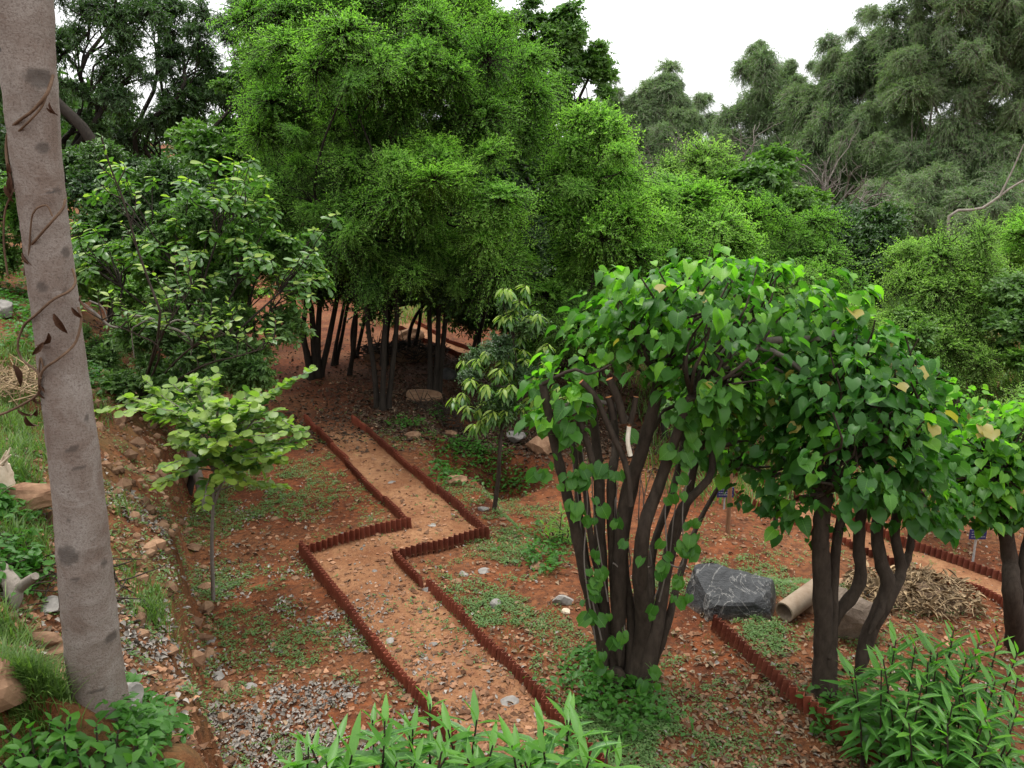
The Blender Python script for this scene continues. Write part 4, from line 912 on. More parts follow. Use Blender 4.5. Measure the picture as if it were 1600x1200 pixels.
def heart_sites(masses, n, r, size=.078, young=.3):
    out = []
    vol = np.array([m[3] * m[4] for m in masses], float); vol /= vol.sum()
    for (px, py, Y, rx, ry), f in zip(masses, vol):
        c = at(px, py, Y); m = mpp(Y, py); rad = np.array([rx, rx * .85, ry]) * m
        k = int(n * f); spr = []
        for _ in range(max(4, int(rx / 8))):      # single shoots that reach out of the crown
            d = nrm(r.normal(size=3) + [0, -.2, .35]); spr.append((d, r.uniform(1.05, 1.5)))
        for _i in range(k):
            d = nrm(r.normal(size=3)); rr = r.uniform(.25, 1.05) ** .5; p = c + d * rad * rr * (.72 + .75 * vnoise(np.array([d[0] * 2.2 + d[2] * 3 + px]), np.array([d[1] * 2.2 + py]), 5)[0])
            if _i < 6 * len(spr) and k > 20:
                d, ext = spr[_i // 6]; rr = 1.0; p = c + d * rad * (ext - .09 * (_i % 6)) + r.normal(0, .025, 3); d = nrm(d + r.normal(0, .5, 3))
            hor = nrm(np.array([d[0], d[1], 0]) + r.normal(0, .35, 3) * [1, 1, 0]); up = d[2]
            lo = max(-up, 0)
            dr = hor * r.uniform(.6, 1) + np.array([0, 0, -r.uniform(-.05, .45) - .4 * lo])
            nn = np.array([0, 0, 1.0]) + hor * (.05 + .4 * lo) + r.normal(0, .36, 3)
            s = size * r.choice([.4, .65, .85, 1.05, 1.3], p=[.18, .22, .25, .22, .13]) * r.uniform(.9, 1.1); yv = int(r.random() < young * (2.2 if up > .45 and rr > .85 else .5))
            show = rr + .35 * up - d[1] * .6 + .25 * s / size
            out.append((show, (p, dr, nn, s, yv)))
    out.sort(key=lambda q: -q[0]); return [x for _, x in out]
def heart_tree(label, base, stems, masses, n, seed, size=.078, young=.3, cuts=(), extra=(), twigs=110):
    r = np.random.default_rng(seed); base = np.asarray(base); Yb = base[1]
    root = thing('heart_leaved_tree', base, label, 'tree', 'low heart leaved trees with several stems')
    for pp, r0, r1, dy in stems:
        pts = spline([at(px, py, Yb + dy * t + .04 * r.normal()) for (px, py), t in zip(pp, np.linspace(0, 1, len(pp)))], 22)
        mb = MB(); rr = np.linspace(r0, r1, len(pts)) * (1 + .10 * np.sin(np.arange(len(pts)) * 2.4 + r.uniform(0, 6)) * r.uniform(.3, 1)) * (1 + .3 * np.exp(-np.arange(len(pts)) / 2.5))
        if pts[0, 2] - base[2] > .12: rr = rr * (1 - .85 * np.exp(-np.arange(len(pts)) / 2.2))
        tube(mb, pts, rr, 14, rough=.10, m=0); link('trunk', mb.mesh('trunk', M_BARK_BROWN, origin=base), root)
    for pp, rad, dy, cutmat in cuts:
        pts = spline([at(px, py, Yb + dy) for px, py in pp], 10); mb = MB(); tube(mb, pts, np.linspace(rad * 1.1, rad, len(pts)), 10, capm=1)
        link('cut_branch', mb.mesh('cut_branch', [M_BARK_BROWN if cutmat is not M_PEELED else M_PEELED, M_CUT], origin=base), root)
    for pp, r0, r1, dy in extra:
        pts = spline([at(px, py, Yb + dy + .03 * r.normal()) for px, py in pp], 18); mb = MB(); tube(mb, pts, np.linspace(r0, r1, len(pts)), 9, rough=.08, capm=1)
        link('limb', mb.mesh('limb', [M_TWIG, M_CUT], origin=base), root)
    st = heart_sites(masses, n, r, size, young)
    mb = MB(); ends = [at(px, py, Yb + dy) for (pp, _, _, dy) in stems for px, py in pp[-1:]]
    for k in r.permutation(len(st))[:twigs]:
        p = st[k][0]; e = ends[int(np.argmin([np.linalg.norm(q - p) for q in ends]))]
        limb_to(mb, e, p - nrm(st[k][1]) * .06, .014, .005, r, .1, 8, 6)
    link('twigs', mb.mesh('twigs', M_BARK_BROWN, origin=base), root)
    leaf_set(root, base, st, (ME_HEART, ME_HEARTY, ME_YEL), (T_HEART, T_HEART2, T_HEART3, T_HEART4), [L_HEART, L_HEARTY])
    return root, r
b1 = P(980, 1072); y1 = b1[1]
J1 = heart_tree('big many stemmed heart leaved tree with cut orange stubs', b1,
    [([(945, 1045), (941, 1010), (918, 920), (902, 840), (880, 750), (866, 690), (848, 600)], .050, .026, -.1), ([(962, 1060), (965, 1036), (969, 875), (980, 770), (1000, 714), (1018, 650), (1030, 590)], .060, .036, .0),
     ([(985, 1075), (1005, 985), (1000, 896), (1007, 822), (1028, 763), (1050, 700), (1080, 620)], .062, .03, -.15), ([(1005, 1060), (1022, 1000), (1034, 940), (1046, 857), (1063, 798), (1109, 745), (1112, 700)], .055, .02, .15),
     ([(950, 1030), (945, 980), (937, 840), (936, 752), (930, 680), (925, 620)], .055, .026, .25), ([(968, 1040), (960, 900), (955, 763), (962, 700), (958, 640)], .045, .024, .35),
     ([(1012, 1050), (1030, 960), (1052, 850), (1075, 780), (1088, 720), (1120, 640)], .040, .02, .4), ([(950, 1040), (930, 960), (920, 900), (905, 800), (900, 730), (890, 660)], .032, .02, .3), ([(985, 1060), (985, 960), (975, 860), (992, 760), (1010, 690), (1040, 640)], .034, .018, .2), ([(1000, 1060), (1015, 960), (1020, 860), (1050, 770), (1066, 700), (1070, 640)], .036, .018, .5), ([(960, 1050), (948, 960), (925, 850), (915, 770), (905, 700)], .03, .016, .15), ([(1010, 1060), (1040, 985), (1062, 900), (1090, 820), (1135, 740)], .034, .014, .5)],
    [(1080, 490, y1 + .1, 165, 75), (1000, 530, y1 - .05, 100, 45), (1215, 475, y1 + .25, 95, 55), (1105, 600, y1 - .15, 80, 60), (1160, 590, y1 + .3, 120, 80), (875, 640, y1 - .1, 55, 65), (1110, 440, y1 + .2, 70, 35), (1180, 415, y1 + .2, 45, 18), (1010, 470, y1, 75, 40), (930, 545, y1 + .15, 60, 35), (1300, 500, y1 + .4, 60, 45), (1250, 560, y1 + .3, 70, 55), (1190, 680, y1 + .5, 80, 70), (1130, 680, y1 + .3, 60, 45), (880, 600, y1 + .2, 50, 40)], 2300, 11,
    cuts=[([(975, 660), (966, 625), (952, 592)], .024, -.2, None), ([(958, 655), (955, 635), (951, 620)], .022, -.18, None), ([(935, 760), (920, 700), (903, 650)], .02, -.2, None), ([(985, 660), (990, 640), (994, 620)], .018, -.2, None), ([(985, 712), (981, 690), (983, 666)], .014, -.26, M_PEELED),
          ([(985, 790), (979, 730), (955, 675), (930, 620), (908, 596)], .019, -.22, None)],
    extra=[([(px, 1000 - 60 * (k % 3)), (px + dx * .4 + 9 * (k % 3 - 1), 880), (px + dx * .6 - 8 * (k % 2), 790), (px + dx, 700 + 25 * (k % 4))], .006, .003, -.12 + .05 * (k % 7)) for k, (px, dx) in enumerate([(930, -20), (950, -25), (958, 8), (978, -15), (990, 14), (1000, 22), (1012, -10), (1030, 30), (1040, 45), (940, -45), (1020, 60), (968, 20)])] + [([(1080, 620), (1120, 560), (1165, 538), (1230, 530), (1275, 529), (1306, 519)], .030, .020, .1), ([(1100, 600), (1150, 550), (1185, 543), (1225, 558), (1265, 590), (1298, 616)], .026, .013, .0), ([(1090, 600), (1150, 570), (1200, 572), (1240, 590)], .016, .008, .1),
           ([(985, 660), (960, 635), (920, 626), (875, 635)], .016, .012, -.15)])
# leaves low on the stems and young shoots at the foot
r = np.random.default_rng(77); root = J1[0]
for px, py in [(925, 890), (930, 905), (921, 915), (940, 900), (915, 950), (935, 935), (920, 960), (945, 960), (976, 990), (972, 1000), (1020, 880), (1035, 890), (1060, 860), (1070, 855), (1080, 845), (1052, 910), (1062, 905), (1055, 930), (1075, 930), (1020, 1060), (1010, 1075), (1015, 1048), (930, 870), (900, 800), (890, 790), (1065, 830), (980, 850), (905, 745), (950, 1040), (935, 1030), (925, 1040), (1020, 955), (862, 725), (845, 735)] + [(float(r.uniform(880, 1110)), float(r.uniform(660, 860))) for _ in range(26)]:
    for q in range(2):
        d = np.array([r.normal(0, .6), -.6 + r.normal(0, .3), -.8]); link('leaf', ME_HEART[q], root, frame(at(px + r.normal(0, 7), py + r.normal(0, 7), y1 - .22), d, [r.normal(0, .4), -.7, .7], .075 * r.uniform(.6, 1.3)))
b2 = P(1288, 1088); y2 = b2[1]
heart_tree('darker heart leaved tree on the right, standing before the brown boulder', b2,
    [([(1285, 1090), (1287, 1000), (1283, 870), (1282, 830), (1290, 770)], .068, .05, .0), ([(1297, 1085), (1300, 990), (1303, 900), (1310, 830), (1330, 760)], .04, .03, .15), ([(1295, 1030), (1302, 970), (1342, 914), (1342, 852), (1346, 800), (1360, 740)], .05, .032, .2),
     ([(1340, 1060), (1356, 996), (1387, 917), (1378, 883), (1370, 830), (1380, 760)], .062, .035, .3), ([(1365, 990), (1392, 930), (1408, 890), (1398, 830), (1410, 760)], .045, .03, .35), ([(1358, 990), (1390, 925), (1418, 872), (1425, 820), (1430, 760)], .035, .02, .3)],
    [(1340, 610, y2, 120, 75), (1400, 690, y2 - .1, 90, 85), (1270, 690, y2 + .1, 80, 80), (1330, 730, y2 - .2, 100, 60), (1410, 780, y2, 65, 50), (1240, 620, y2 + .3, 80, 60), (1420, 600, y2 + .2, 60, 50), (1215, 740, y2 + .3, 60, 50), (1440, 740, y2 + .2, 50, 60), (1265, 810, y2 + .1, 55, 30), (1470, 800, y2 + .1, 40, 40), (1310, 570, y2 + .2, 80, 40), (1370, 550, y2 + .2, 60, 35)], 2100, 12, young=.10)
b3 = P(1590, 1020); y3 = b3[1]
heart_tree('heart leaved tree cut off by the right picture edge', b3, [([(1590, 1020), (1582, 930), (1577, 870), (1566, 800), (1555, 740)], .07, .045, 0), ([(1600, 1010), (1598, 900), (1610, 830), (1630, 760)], .05, .03, .1)],
    [(1550, 720, y3, 65, 60), (1600, 780, y3, 60, 50), (1620, 690, y3, 60, 60), (1530, 780, y3 - .1, 50, 45), (1500, 730, y3 + .2, 45, 50)], 1100, 13, young=.55)
b4 = G(4.35, 8.9)
heart_tree('yellow green heart leaved tree behind the darker one', b4, [([(1480, 860), (1482, 780), (1485, 720), (1490, 660)], .05, .03, 0)],
    [(1485, 640, b4[1], 60, 42), (1520, 680, b4[1] - .1, 55, 45), (1450, 680, b4[1], 50, 50), (1480, 730, b4[1], 70, 50)], 800, 14, young=.85, size=.09)

# ------------------------------------------------------------------ whorled leaf shrub on the bank
def whorl_tree(name, label, base, tips, L, n_leaf, tpls, mesh_sets, mats, seed, droop=.35, stemr=.03, fork=None, jit=.25, spread=.25, young=.2, bark=M_BARK_DARK, cap=290, cat='shrub'):
    r = np.random.default_rng(seed); base = np.asarray(base); root = thing(name, base, label, cat); sites = []
    tips = [at(px, py, base[1] + dy) for px, py, dy in tips]
    fk = np.mean(tips, 0) * .45 + base * .55 if fork is None else fork
    fk[2] = base[2] + (min(t[2] for t in tips) - base[2]) * .6 if fork is None else fk[2]
    mb = MB(); limb_to(mb, base - [0, 0, .06], fk, stemr * 1.25, stemr * .8, r, .05, 10, 10); link('trunk', mb.mesh('trunk', bark, origin=base), root)
    mb = MB()
    TP = np.array(tips); K = max(2, len(tips) // 9); cen = TP[r.permutation(len(TP))[:K]].copy()
    for _ in range(6):
        lab = np.argmin(((TP[:, None] - cen[None]) ** 2).sum(-1), 1)
        for k in range(K):
            if (lab == k).any(): cen[k] = TP[lab == k].mean(0)
    low = cen * .75 + fk * .25 - [0, 0, .05]
    for k in range(K):
        if (lab == k).any(): limb_to(mb, fk, low[k], stemr * .5, stemr * .28, r, .1, 10, 7)
    for i_, t in enumerate(tips):
        limb_to(mb, low[lab[i_]], t, stemr * .22, .004, r, .07, 8, 5)
        ax = nrm(np.array([t[0] - fk[0], t[1] - fk[1], 0]) * .4 + [0, 0, 1])
        for w_ in range(n_leaf):
            a = w_ * 2.4 + r.uniform(-.3, .3); u = nrm(np.cross(ax, [.3, 1, .1])); v = np.cross(ax, u)
            d = u * math.cos(a) + v * math.sin(a); k = w_ / n_leaf
            dr = d * r.uniform(.8, 1.1) + ax * (spread * (k * 1.6 - .3)) + [0, 0, -droop * r.uniform(.4, 1.3)]
            nn = ax * .9 + np.array([0, 0, .5]) + d * droop * .6 + r.normal(0, jit, 3); s = L * r.uniform(.6, 1.15)
            sites.append((-(t[1]) * .6 + t[2] * .4 + r.normal(0, .3), (t - ax * (1 - k) * .09 + d * .008, dr, nn, s, int(k > 1 - young))))
    link('branches', mb.mesh('branches', bark, origin=base), root)
    sites.sort(key=lambda q: -q[0]); leaf_set(root, base, [x for _, x in sites], mesh_sets, tpls, mats, cap)
    return root
ME_OBOV = ([tpl_mesh('leaf', T_OBOV, L_WHORL), tpl_mesh('leaf', T_OBOV2, L_WHORL)], [tpl_mesh('leaf', T_OBOV, L_LIME), tpl_mesh('leaf', T_OBOV2, L_LIME)])
rw = np.random.default_rng(31); tw = []
for cx, cy_, rx, ry, n in [(290, 270, 130, 30, 14), (400, 330, 60, 60, 12), (210, 390, 90, 30, 14), (300, 350, 110, 45, 16), (440, 400, 70, 45, 18), (350, 420, 90, 40, 14), (150, 410, 40, 25, 7), (480, 430, 40, 30, 8)]:
    for _ in range(n): tw.append((cx + rw.uniform(-1, 1) * rx, cy_ + rw.uniform(-1, 1) * ry, rw.uniform(-.5, .7)))
wb = np.array(at(270, 520, 8.8)); wb[2] = gz(wb[0], wb[1])
wr = whorl_tree('whorled_leaf_shrub', 'glossy shrub with whorls of paddle leaves and rusty tips on the bank', wb, tw + [(x + RNG.normal(0, 22), y + RNG.normal(0, 16), z + RNG.normal(.3, .3)) for x, y, z in tw[::2]], .13, 12, (T_OBOV, T_OBOV2), ME_OBOV, [L_WHORL, L_LIME], 32, droop=.3, stemr=.035, jit=.35)
for q, (px, py, rx, rz) in enumerate([(300, 350, .6, .3), (420, 400, .5, .32), (200, 410, .5, .25), (320, 430, .6, .25)]): add_boughs(wr, 'mid', at(px, py, wb[1] + .5), np.array([rx, .4, rz]), .3, np.random.default_rng(70 + q), .8)
ME_DROOP = ([tpl_mesh('leaf', T_DROOP, L_WHORL)], [tpl_mesh('leaf', T_DROOP, L_LIME)])
bm_ = P(771, 797)
mt = [(795, 450, .0), (812, 468, .05), (828, 492, 0), (785, 492, 0), (800, 475, .1), (760, 548, 0), (745, 560, 0), (735, 590, -.1), (722, 612, 0), (730, 632, -.1), (760, 600, -.3), (785, 560, .1), (800, 600, -.3), (770, 640, -.25), (752, 655, -.1), (820, 560, .1), (845, 590, 0), (790, 640, -.2), (815, 635, .1), (840, 640, -.1), (775, 580, .3), (800, 540, .3), (830, 620, .2), (860, 560, .2), (755, 625, .2), (870, 600, .2), (850, 540, .4), (815, 520, .3)]
yd = whorl_tree('young_drooping_tree', 'young tree with hanging lance leaves on a thin bare stem above the pit', bm_, mt + [(px + RNG.normal(0, 14), py + RNG.normal(0, 16), dy + RNG.normal(.15, .15)) for px, py, dy in mt], .125, 17, (T_DROOP,), ME_DROOP, [L_WHORL, L_LIME], 33, droop=.65, stemr=.022, fork=at(785, 660, bm_[1]), bark=M_BARK_BROWN, young=.38, cat='tree')
add_boughs(yd, 'dark', at(790, 590, bm_[1] + .15), np.array([.42, .35, .40]), .26, np.random.default_rng(4), .8); add_boughs(yd, 'dark', at(815, 510, bm_[1] + .2), np.array([.2, .2, .3]), .2, np.random.default_rng(5), .7)

# small leaved shrub with the pale leaning trunk
b = P(320, 785); Yb = b[1]
tree('small_leaved_shrub', 'wide small leaved shrub on a pale leaning trunk, behind the lime sapling', b,
     [(370, 520, Yb + .2, 65, 50), (300, 540, Yb + .1, 80, 55), (225, 530, Yb + .2, 65, 45), (395, 575, Yb - .1, 42, 38), (270, 590, Yb + .2, 80, 35), (330, 580, Yb - .1, 60, 40), (320, 460, Yb + .2, 50, 40)],
     'shrub', bark=M_BARK_PALE, rb=.27, tr=.06, stems=[stem_px(Yb, (320, 790), (310, 745), (298, 700), (300, 620), (305, 570))], cat='shrub', dens=.9)
def deadwood():
    a = at(190, 495, 8.2); root = thing('dead_branch', a, 'bare grey dead branch lying across the small leaved shrub', 'branch')
    mb = MB()
    for pp, r0 in [([(205, 494), (235, 498), (258, 510), (282, 518), (302, 535)], .022), ([(258, 510), (280, 500), (322, 512)], .012), ([(235, 498), (215, 508), (206, 518), (210, 560)], .010), ([(295, 525), (300, 540), (298, 555)], .009), ([(130, 475), (150, 490), (170, 508), (185, 512)], .018), ([(140, 470), (160, 480), (168, 500)], .009)]:
        tube(mb, spline([at(px, py, 8.2) for px, py in pp], 10), np.linspace(r0, r0 * .5, 11), 7)
    link('branches', mb.mesh('branches', M_TWIG, origin=a), root)
deadwood()

# sprays with leaves set along twigs: lime sapling, pale upright sprig
def spray_plant(name, label, base, stem_pts, twigs, tpls, meshes, mats, L, gap, seed, cat, flat_=True, stemr=.02, bark=M_BARK_BROWN, cap=290, young=.6):
    r = np.random.default_rng(seed); base = np.asarray(base); root = thing(name, base, label, cat)
    for sp, rr in stem_pts:
        mb = MB(); p = spline(sp, 14); tube(mb, p, np.linspace(rr, rr * .5, len(p)), 8, rough=.06); link('stem', mb.mesh('stem', bark, origin=base), root)
    mb = MB(); sites = []
    for tw_ in twigs:
        p = spline(tw_, 16); tube(mb, p, np.linspace(.007, .003, len(p)), 5); seg = np.linalg.norm(np.diff(p, axis=0), axis=1).sum(); n = max(3, int(seg * .8 / gap))
        for k in range(n):
            t = (k + .6) / n; t = .25 + .75 * t; x = t * (len(p) - 1); i = min(int(x), len(p) - 2); q = p[i] + (p[i + 1] - p[i]) * (x - i); d = nrm(p[i + 1] - p[i])
            s = nrm(np.cross(d, [0, 0, 1])) * (1 if k % 2 else -1)
            dr = d * .55 + s * .8 + r.normal(0, .25, 3) + [0, 0, -.15]; nn = np.array([0, -.15, 1.0]) + r.normal(0, .33, 3)
            sites.append((q + dr * .01, dr, nn, L * r.uniform(.65, 1.15), int(r.random() < young * t)))
    tag(link('twigs', mb.mesh('twigs', bark, origin=base), root), kind='stuff')
    sites.sort(key=lambda s: s[0][1]); leaf_set(root, base, sites, meshes, tpls, mats, cap); return root
ME_ROUND = ([tpl_mesh('leaf', T_ROUND, L_MID), tpl_mesh('leaf', T_ROUND2, L_MID)], [tpl_mesh('leaf', T_ROUND, L_LIME), tpl_mesh('leaf', T_ROUND2, L_LIME)])
bs = P(333, 938); Ys = bs[1]; f1 = at(334, 770, Ys); f2 = at(336, 705, Ys); r = np.random.default_rng(8)
tws = []
for px, py, dy in [(200, 618, .1), (225, 630, -.3), (235, 650, .3), (270, 600, .1), (300, 590, 0), (330, 598, .4), (265, 640, -.3), (345, 625, -.4), (375, 625, .1), (400, 640, -.2), (430, 610, .2), (462, 592, .1), (440, 640, -.1), (455, 655, .3), (470, 670, 0), (478, 690, -.2), (450, 700, -.3), (425, 690, .3), (400, 720, -.4), (380, 680, -.5), (350, 665, -.6), (310, 650, -.5), (290, 680, -.4), (270, 695, -.2), (410, 735, -.1), (360, 735, -.4), (440, 720, .2), (320, 620, .2), (360, 645, .5), (280, 625, .5), (415, 660, .5), (390, 700, .6), (310, 690, -.6), (340, 690, -.7), (400, 610, .4), (240, 612, .4)]:
    e = at(px, py, Ys + dy); s = f2 if py < 680 else f1 * .5 + f2 * .5
    tws.append([s, s * .55 + e * .45 + [0, 0, .10], e])
    e2 = e + r.normal(0, .11, 3) * [1, 1, .6]; tws.append([s * .45 + e * .55 + [0, 0, .06], s * .2 + e * .8 + [0, 0, .04], e2])
for _ in range(9):
    q = f1 * (1 - (u_ := r.uniform(0, .9))) + f2 * u_; a_ = r.uniform(0, 6.28); L_ = r.uniform(.45, .85); e = q + [math.cos(a_) * L_, math.sin(a_) * L_ * .8, r.uniform(-.05, .32)]
    tws.append([q, (q + e) / 2 + [0, 0, .07], e])
spray_plant('lime_sapling', 'lime green sapling with flat round leaf layers on a thin stem', bs, [([bs - [0, 0, .05], at(331, 850, Ys), f1, f2], .019), ([at(334, 790, Ys), at(350, 745, Ys), at(372, 690, Ys), at(410, 640, Ys)], .012), ([at(336, 730, Ys), at(318, 690, Ys), at(290, 650, Ys)], .010)], tws, (T_ROUND, T_ROUND2), ME_ROUND, [L_MID, L_LIME], .080, .022, 9, 'sapling', young=1.0, bark=M_TWIG)
ME_OV = ([tpl_mesh('leaf', T_OVATE, L_SHRUB), tpl_mesh('leaf', T_OVATE2, L_SHRUB)], [tpl_mesh('leaf', T_OVATE, L_LIME), tpl_mesh('leaf', T_OVATE2, L_LIME)])
bq = P(215, 632)
sp = [at(250, 510, 7.6), at(236, 450, 7.6), at(215, 390, 7.6), at(195, 320, 7.6), at(172, 260, 7.6), at(158, 215, 7.6)]
tws = [[at(215, 390, 7.6), at(200, 360, 7.6), at(185, 345, 7.6)], [at(205, 350, 7.6), at(212, 320, 7.6), at(210, 300, 7.6)], [at(190, 310, 7.6), at(170, 300, 7.6), at(158, 288, 7.6)], [at(185, 285, 7.6), at(195, 265, 7.6), at(192, 255, 7.6)], [at(172, 260, 7.6), at(165, 235, 7.6), at(158, 210, 7.6)], [at(178, 280, 7.6), at(160, 262, 7.6), at(150, 250, 7.6)]]
arms = [spline([bq, at(250, 545, 7.8), at(205, 520, 7.9), at(160, 500, 7.9)], 10), spline([bq, at(290, 550, 8.0), at(330, 530, 8.0), at(360, 520, 8.1)], 10), spline([bq, at(320, 570, 7.9), at(380, 555, 7.9), at(425, 540, 8.0)], 10), spline([bq, at(255, 520, 7.9), at(280, 480, 8.0), at(300, 450, 8.0)], 10)]
for _ in range(56):
    A = arms[int(RNG.integers(4))]; q = A[int(RNG.integers(3, 11))]; e = q + [RNG.normal(0, .16), RNG.normal(0, .14), RNG.uniform(.08, .36)]
    tws.append([q, q * .5 + e * .5 + [RNG.normal(0, .03), 0, .03], e])
spray_plant('upright_sprig', 'pale yellow green upright shoot rising above the whorled shrub', bq, [([bq, *sp], .014)] + [(list(A[::3]), .012) for A in arms], tws, (T_OVATE, T_OVATE2), ME_OV, [L_SHRUB, L_LIME], .10, .04, 10, 'shrub')

# lance leaved plants and the broad leaved one in the foreground
def rosette_stems(name, label, tips, L, nl, tpls, mesh_sets, mats, seed, group=None, gap=.022, up=.12, cat='plant', lo=.25, cap=290, droop=.2):
    """tips: (px, py, Y); each stem rises from the ground below, leaves spiral up it and crowd at the top"""
    r = np.random.default_rng(seed); tips = list(tips) + [(x + r.normal(4, 12), y + abs(r.normal(6, 14)), Y + r.normal(0, .08)) for x, y, Y in tips[::2]]; T = [at(*t) for t in tips]; base = np.mean(T, 0); base[2] = gz(base[0], base[1]); root = thing(name, base, label, cat, group); sites = []
    for t in T:
        g_ = np.array([t[0] * .75 + base[0] * .25 + r.normal(0, .03), t[1] * .8 + base[1] * .2, 0]); g_[2] = gz(g_[0], g_[1]) - .02
        p = spline([g_, g_ * .5 + t * .5 + r.normal(0, .03, 3), t], 12); mb = MB(); tube(mb, p, np.linspace(.008, .004, len(p)), 6)
        link('stem', mb.mesh('stem', M_BARK_BROWN, origin=base), root); ax = nrm(p[-1] - p[-3])
        u = nrm(np.cross(ax, [0, 1, .2])); v = np.cross(ax, u); sc_ = r.uniform(.75, 1.12); ln = np.linalg.norm(t - g_)
        for k in range(nl):
            s_ = k * gap; q = t - ax * s_ if s_ < ln else g_; a = k * 2.4 + r.uniform(-.25, .25); d = u * math.cos(a) + v * math.sin(a); e = max(0, 1 - k / (nl * .6))
            dr = d * (1 - .5 * e * e) + ax * (up + .6 * e ** 3) + np.array([0, 0, -droop * (1 - e)]); nn = ax - d * .2 + np.array([0, 0, .5]) + r.normal(0, .18, 3)
            sites.append((q, dr, nn, L * sc_ * r.uniform(.7, 1.1) * (.55 + .45 * min(1, (k + 1) / 4)), int(k < 4)))
    sites.sort(key=lambda s: -(s[0][2] - .5 * s[0][1])); leaf_set(root, base, sites, mesh_sets, tpls, mats, cap); return root
L_LANCEY = leafmat('young_lance_leaf', (.070, .21, .025), (.135, .32, .04), .42, .4, .45, .3, .8)
ME_LANCE = ([tpl_mesh('leaf', T_LANCE, L_LANCE_R), tpl_mesh('leaf', T_LANCE2, L_LANCE_R)], [tpl_mesh('leaf', T_LANCE2, L_LANCEY)])
LG = 'lance leaved plants along the bottom'
rosette_stems('lance_leaved_plant', 'lance leaved plant at bottom centre left, below the pale litter', [(485, 1165, 3.05), (530, 1150, 3.1), (582, 1125, 3.15), (600, 1165, 3.0), (550, 1180, 2.95), (510, 1190, 2.9), (460, 1195, 3.0), (620, 1190, 2.95)], .215, 16, (T_LANCE, T_LANCE2), ME_LANCE, [L_LANCE, L_LANCEY], 51, LG)
rosette_stems('lance_leaved_plant', 'lance leaved plant over the bottom end of the path', [(645, 1140, 3.15), (672, 1100, 3.35), (700, 1140, 3.1), (745, 1125, 3.15), (690, 1175, 2.95), (770, 1165, 2.95), (730, 1185, 2.9), (650, 1190, 2.9)], .215, 16, (T_LANCE, T_LANCE2), ME_LANCE, [L_LANCE, L_LANCEY], 52, LG)
rosette_stems('lance_leaved_plant', 'lance leaved plant at bottom right of the path, before the many stemmed tree', [(800, 1165, 3.0), (850, 1135, 3.15), (893, 1115, 3.2), (905, 1150, 3.05), (950, 1170, 3.0), (850, 1175, 2.95), (820, 1190, 2.9), (920, 1190, 2.9)], .215, 16, (T_LANCE, T_LANCE2), ME_LANCE, [L_LANCE, L_LANCEY], 53, LG)
rosette_stems('lance_leaved_plant', 'bushy lance leaved plant with pale tips in the lower right corner', [(1335, 1045, 4.2), (1400, 1000, 4.3), (1430, 1010, 4.3), (1465, 1020, 4.25), (1490, 985, 4.4), (1530, 1005, 4.3), (1590, 1020, 4.2), (1440, 1070, 4.05), (1500, 1060, 4.1), (1555, 1065, 4.1), (1420, 1130, 3.9), (1480, 1130, 3.9), (1540, 1120, 3.9), (1590, 1110, 3.9), (1460, 1185, 3.8), (1520, 1180, 3.8), (1580, 1170, 3.8), (1450, 1035, 4.2), (1510, 1030, 4.25), (1560, 1000, 4.3), (1380, 1030, 4.15), (1550, 1150, 3.8), (1490, 1100, 4), (1420, 1095, 4)], .20, 24, (T_LANCE, T_LANCE2), ME_LANCE, [L_LANCE, L_LANCEY], 54, LG, gap=.024, cap=299, up=.2)
ME_BROAD = ([tpl_mesh('leaf', T_OVATE, L_HEART), tpl_mesh('leaf', T_OVATE2, L_HEART)], [tpl_mesh('leaf', T_OVATE, L_HEART)])
rosette_stems('broad_leaved_plant', 'low broad leaved plant hiding the foot of the pale trunk', [(10, 1140, 2.75), (45, 1130, 2.8), (80, 1125, 2.8), (110, 1120, 2.82), (150, 1135, 2.75), (185, 1140, 2.78), (215, 1150, 2.78), (235, 1175, 2.72), (30, 1170, 2.65), (75, 1170, 2.65), (120, 1170, 2.65), (165, 1175, 2.65), (205, 1190, 2.6), (0, 1190, 2.6), (60, 1195, 2.55), (140, 1195, 2.55), (255, 1185, 2.75), (240, 1200, 2.65), (275, 1200, 2.75), (180, 1155, 2.8), (100, 1150, 2.7), (215, 1165, 2.75)], .105, 13, (T_OVATE, T_OVATE2), ME_BROAD, [L_HEART, L_HEART], 55, gap=.02, up=.0)
ME_SILV = ([tpl_mesh('leaf', T_LANCE2, L_PALE)], [tpl_mesh('leaf', T_LANCE2, L_PALE)])
rosette_stems('silvery_plant', 'small silvery narrow leaved plant left of the many stemmed tree', [(868, 815, P(872, 850)[1]), (878, 800, P(872, 850)[1]), (886, 825, P(872, 850)[1]), (860, 830, P(872, 850)[1])], .16, 16, (T_LANCE2,), ME_SILV, [L_PALE, L_PALE], 56, up=.5)

# ------------------------------------------------------------------ posts, signs, logs, heaps
def post(label, px, y0, y1_, wpx, mat, name='wooden_post', cat='post', group=None, lean=0):
    b = P(px, y1_); m = mpp(b[1], y1_); h = (y1_ - y0) * m * 1.04; root = thing(name, b, label, cat, group); rr = wpx * m / 2
    mb = MB(); tube(mb, [b - [0, 0, .1], b + [lean * .5, 0, h * .5], b + [lean, 0, h]], [rr * 1.05, rr, rr * .9], 8, rough=.08); link('shaft', mb.mesh('shaft', mat, origin=b), root); return root, b, h
post('brown wooden stake standing right of the small blue sign', 1137, 725, 833, 7, M_POST, lean=-.01)
post('dark wooden stake half hidden by the right hand tree crown', 1211, 770, 826, 8, M_BARK_DARK)
post('thin dark stake under the canopy at far left', 399, 490, 540, 4, M_BARK_DARK); post('shorter thin dark stake beside the far left one', 417, 492, 522, 4, M_BARK_DARK)
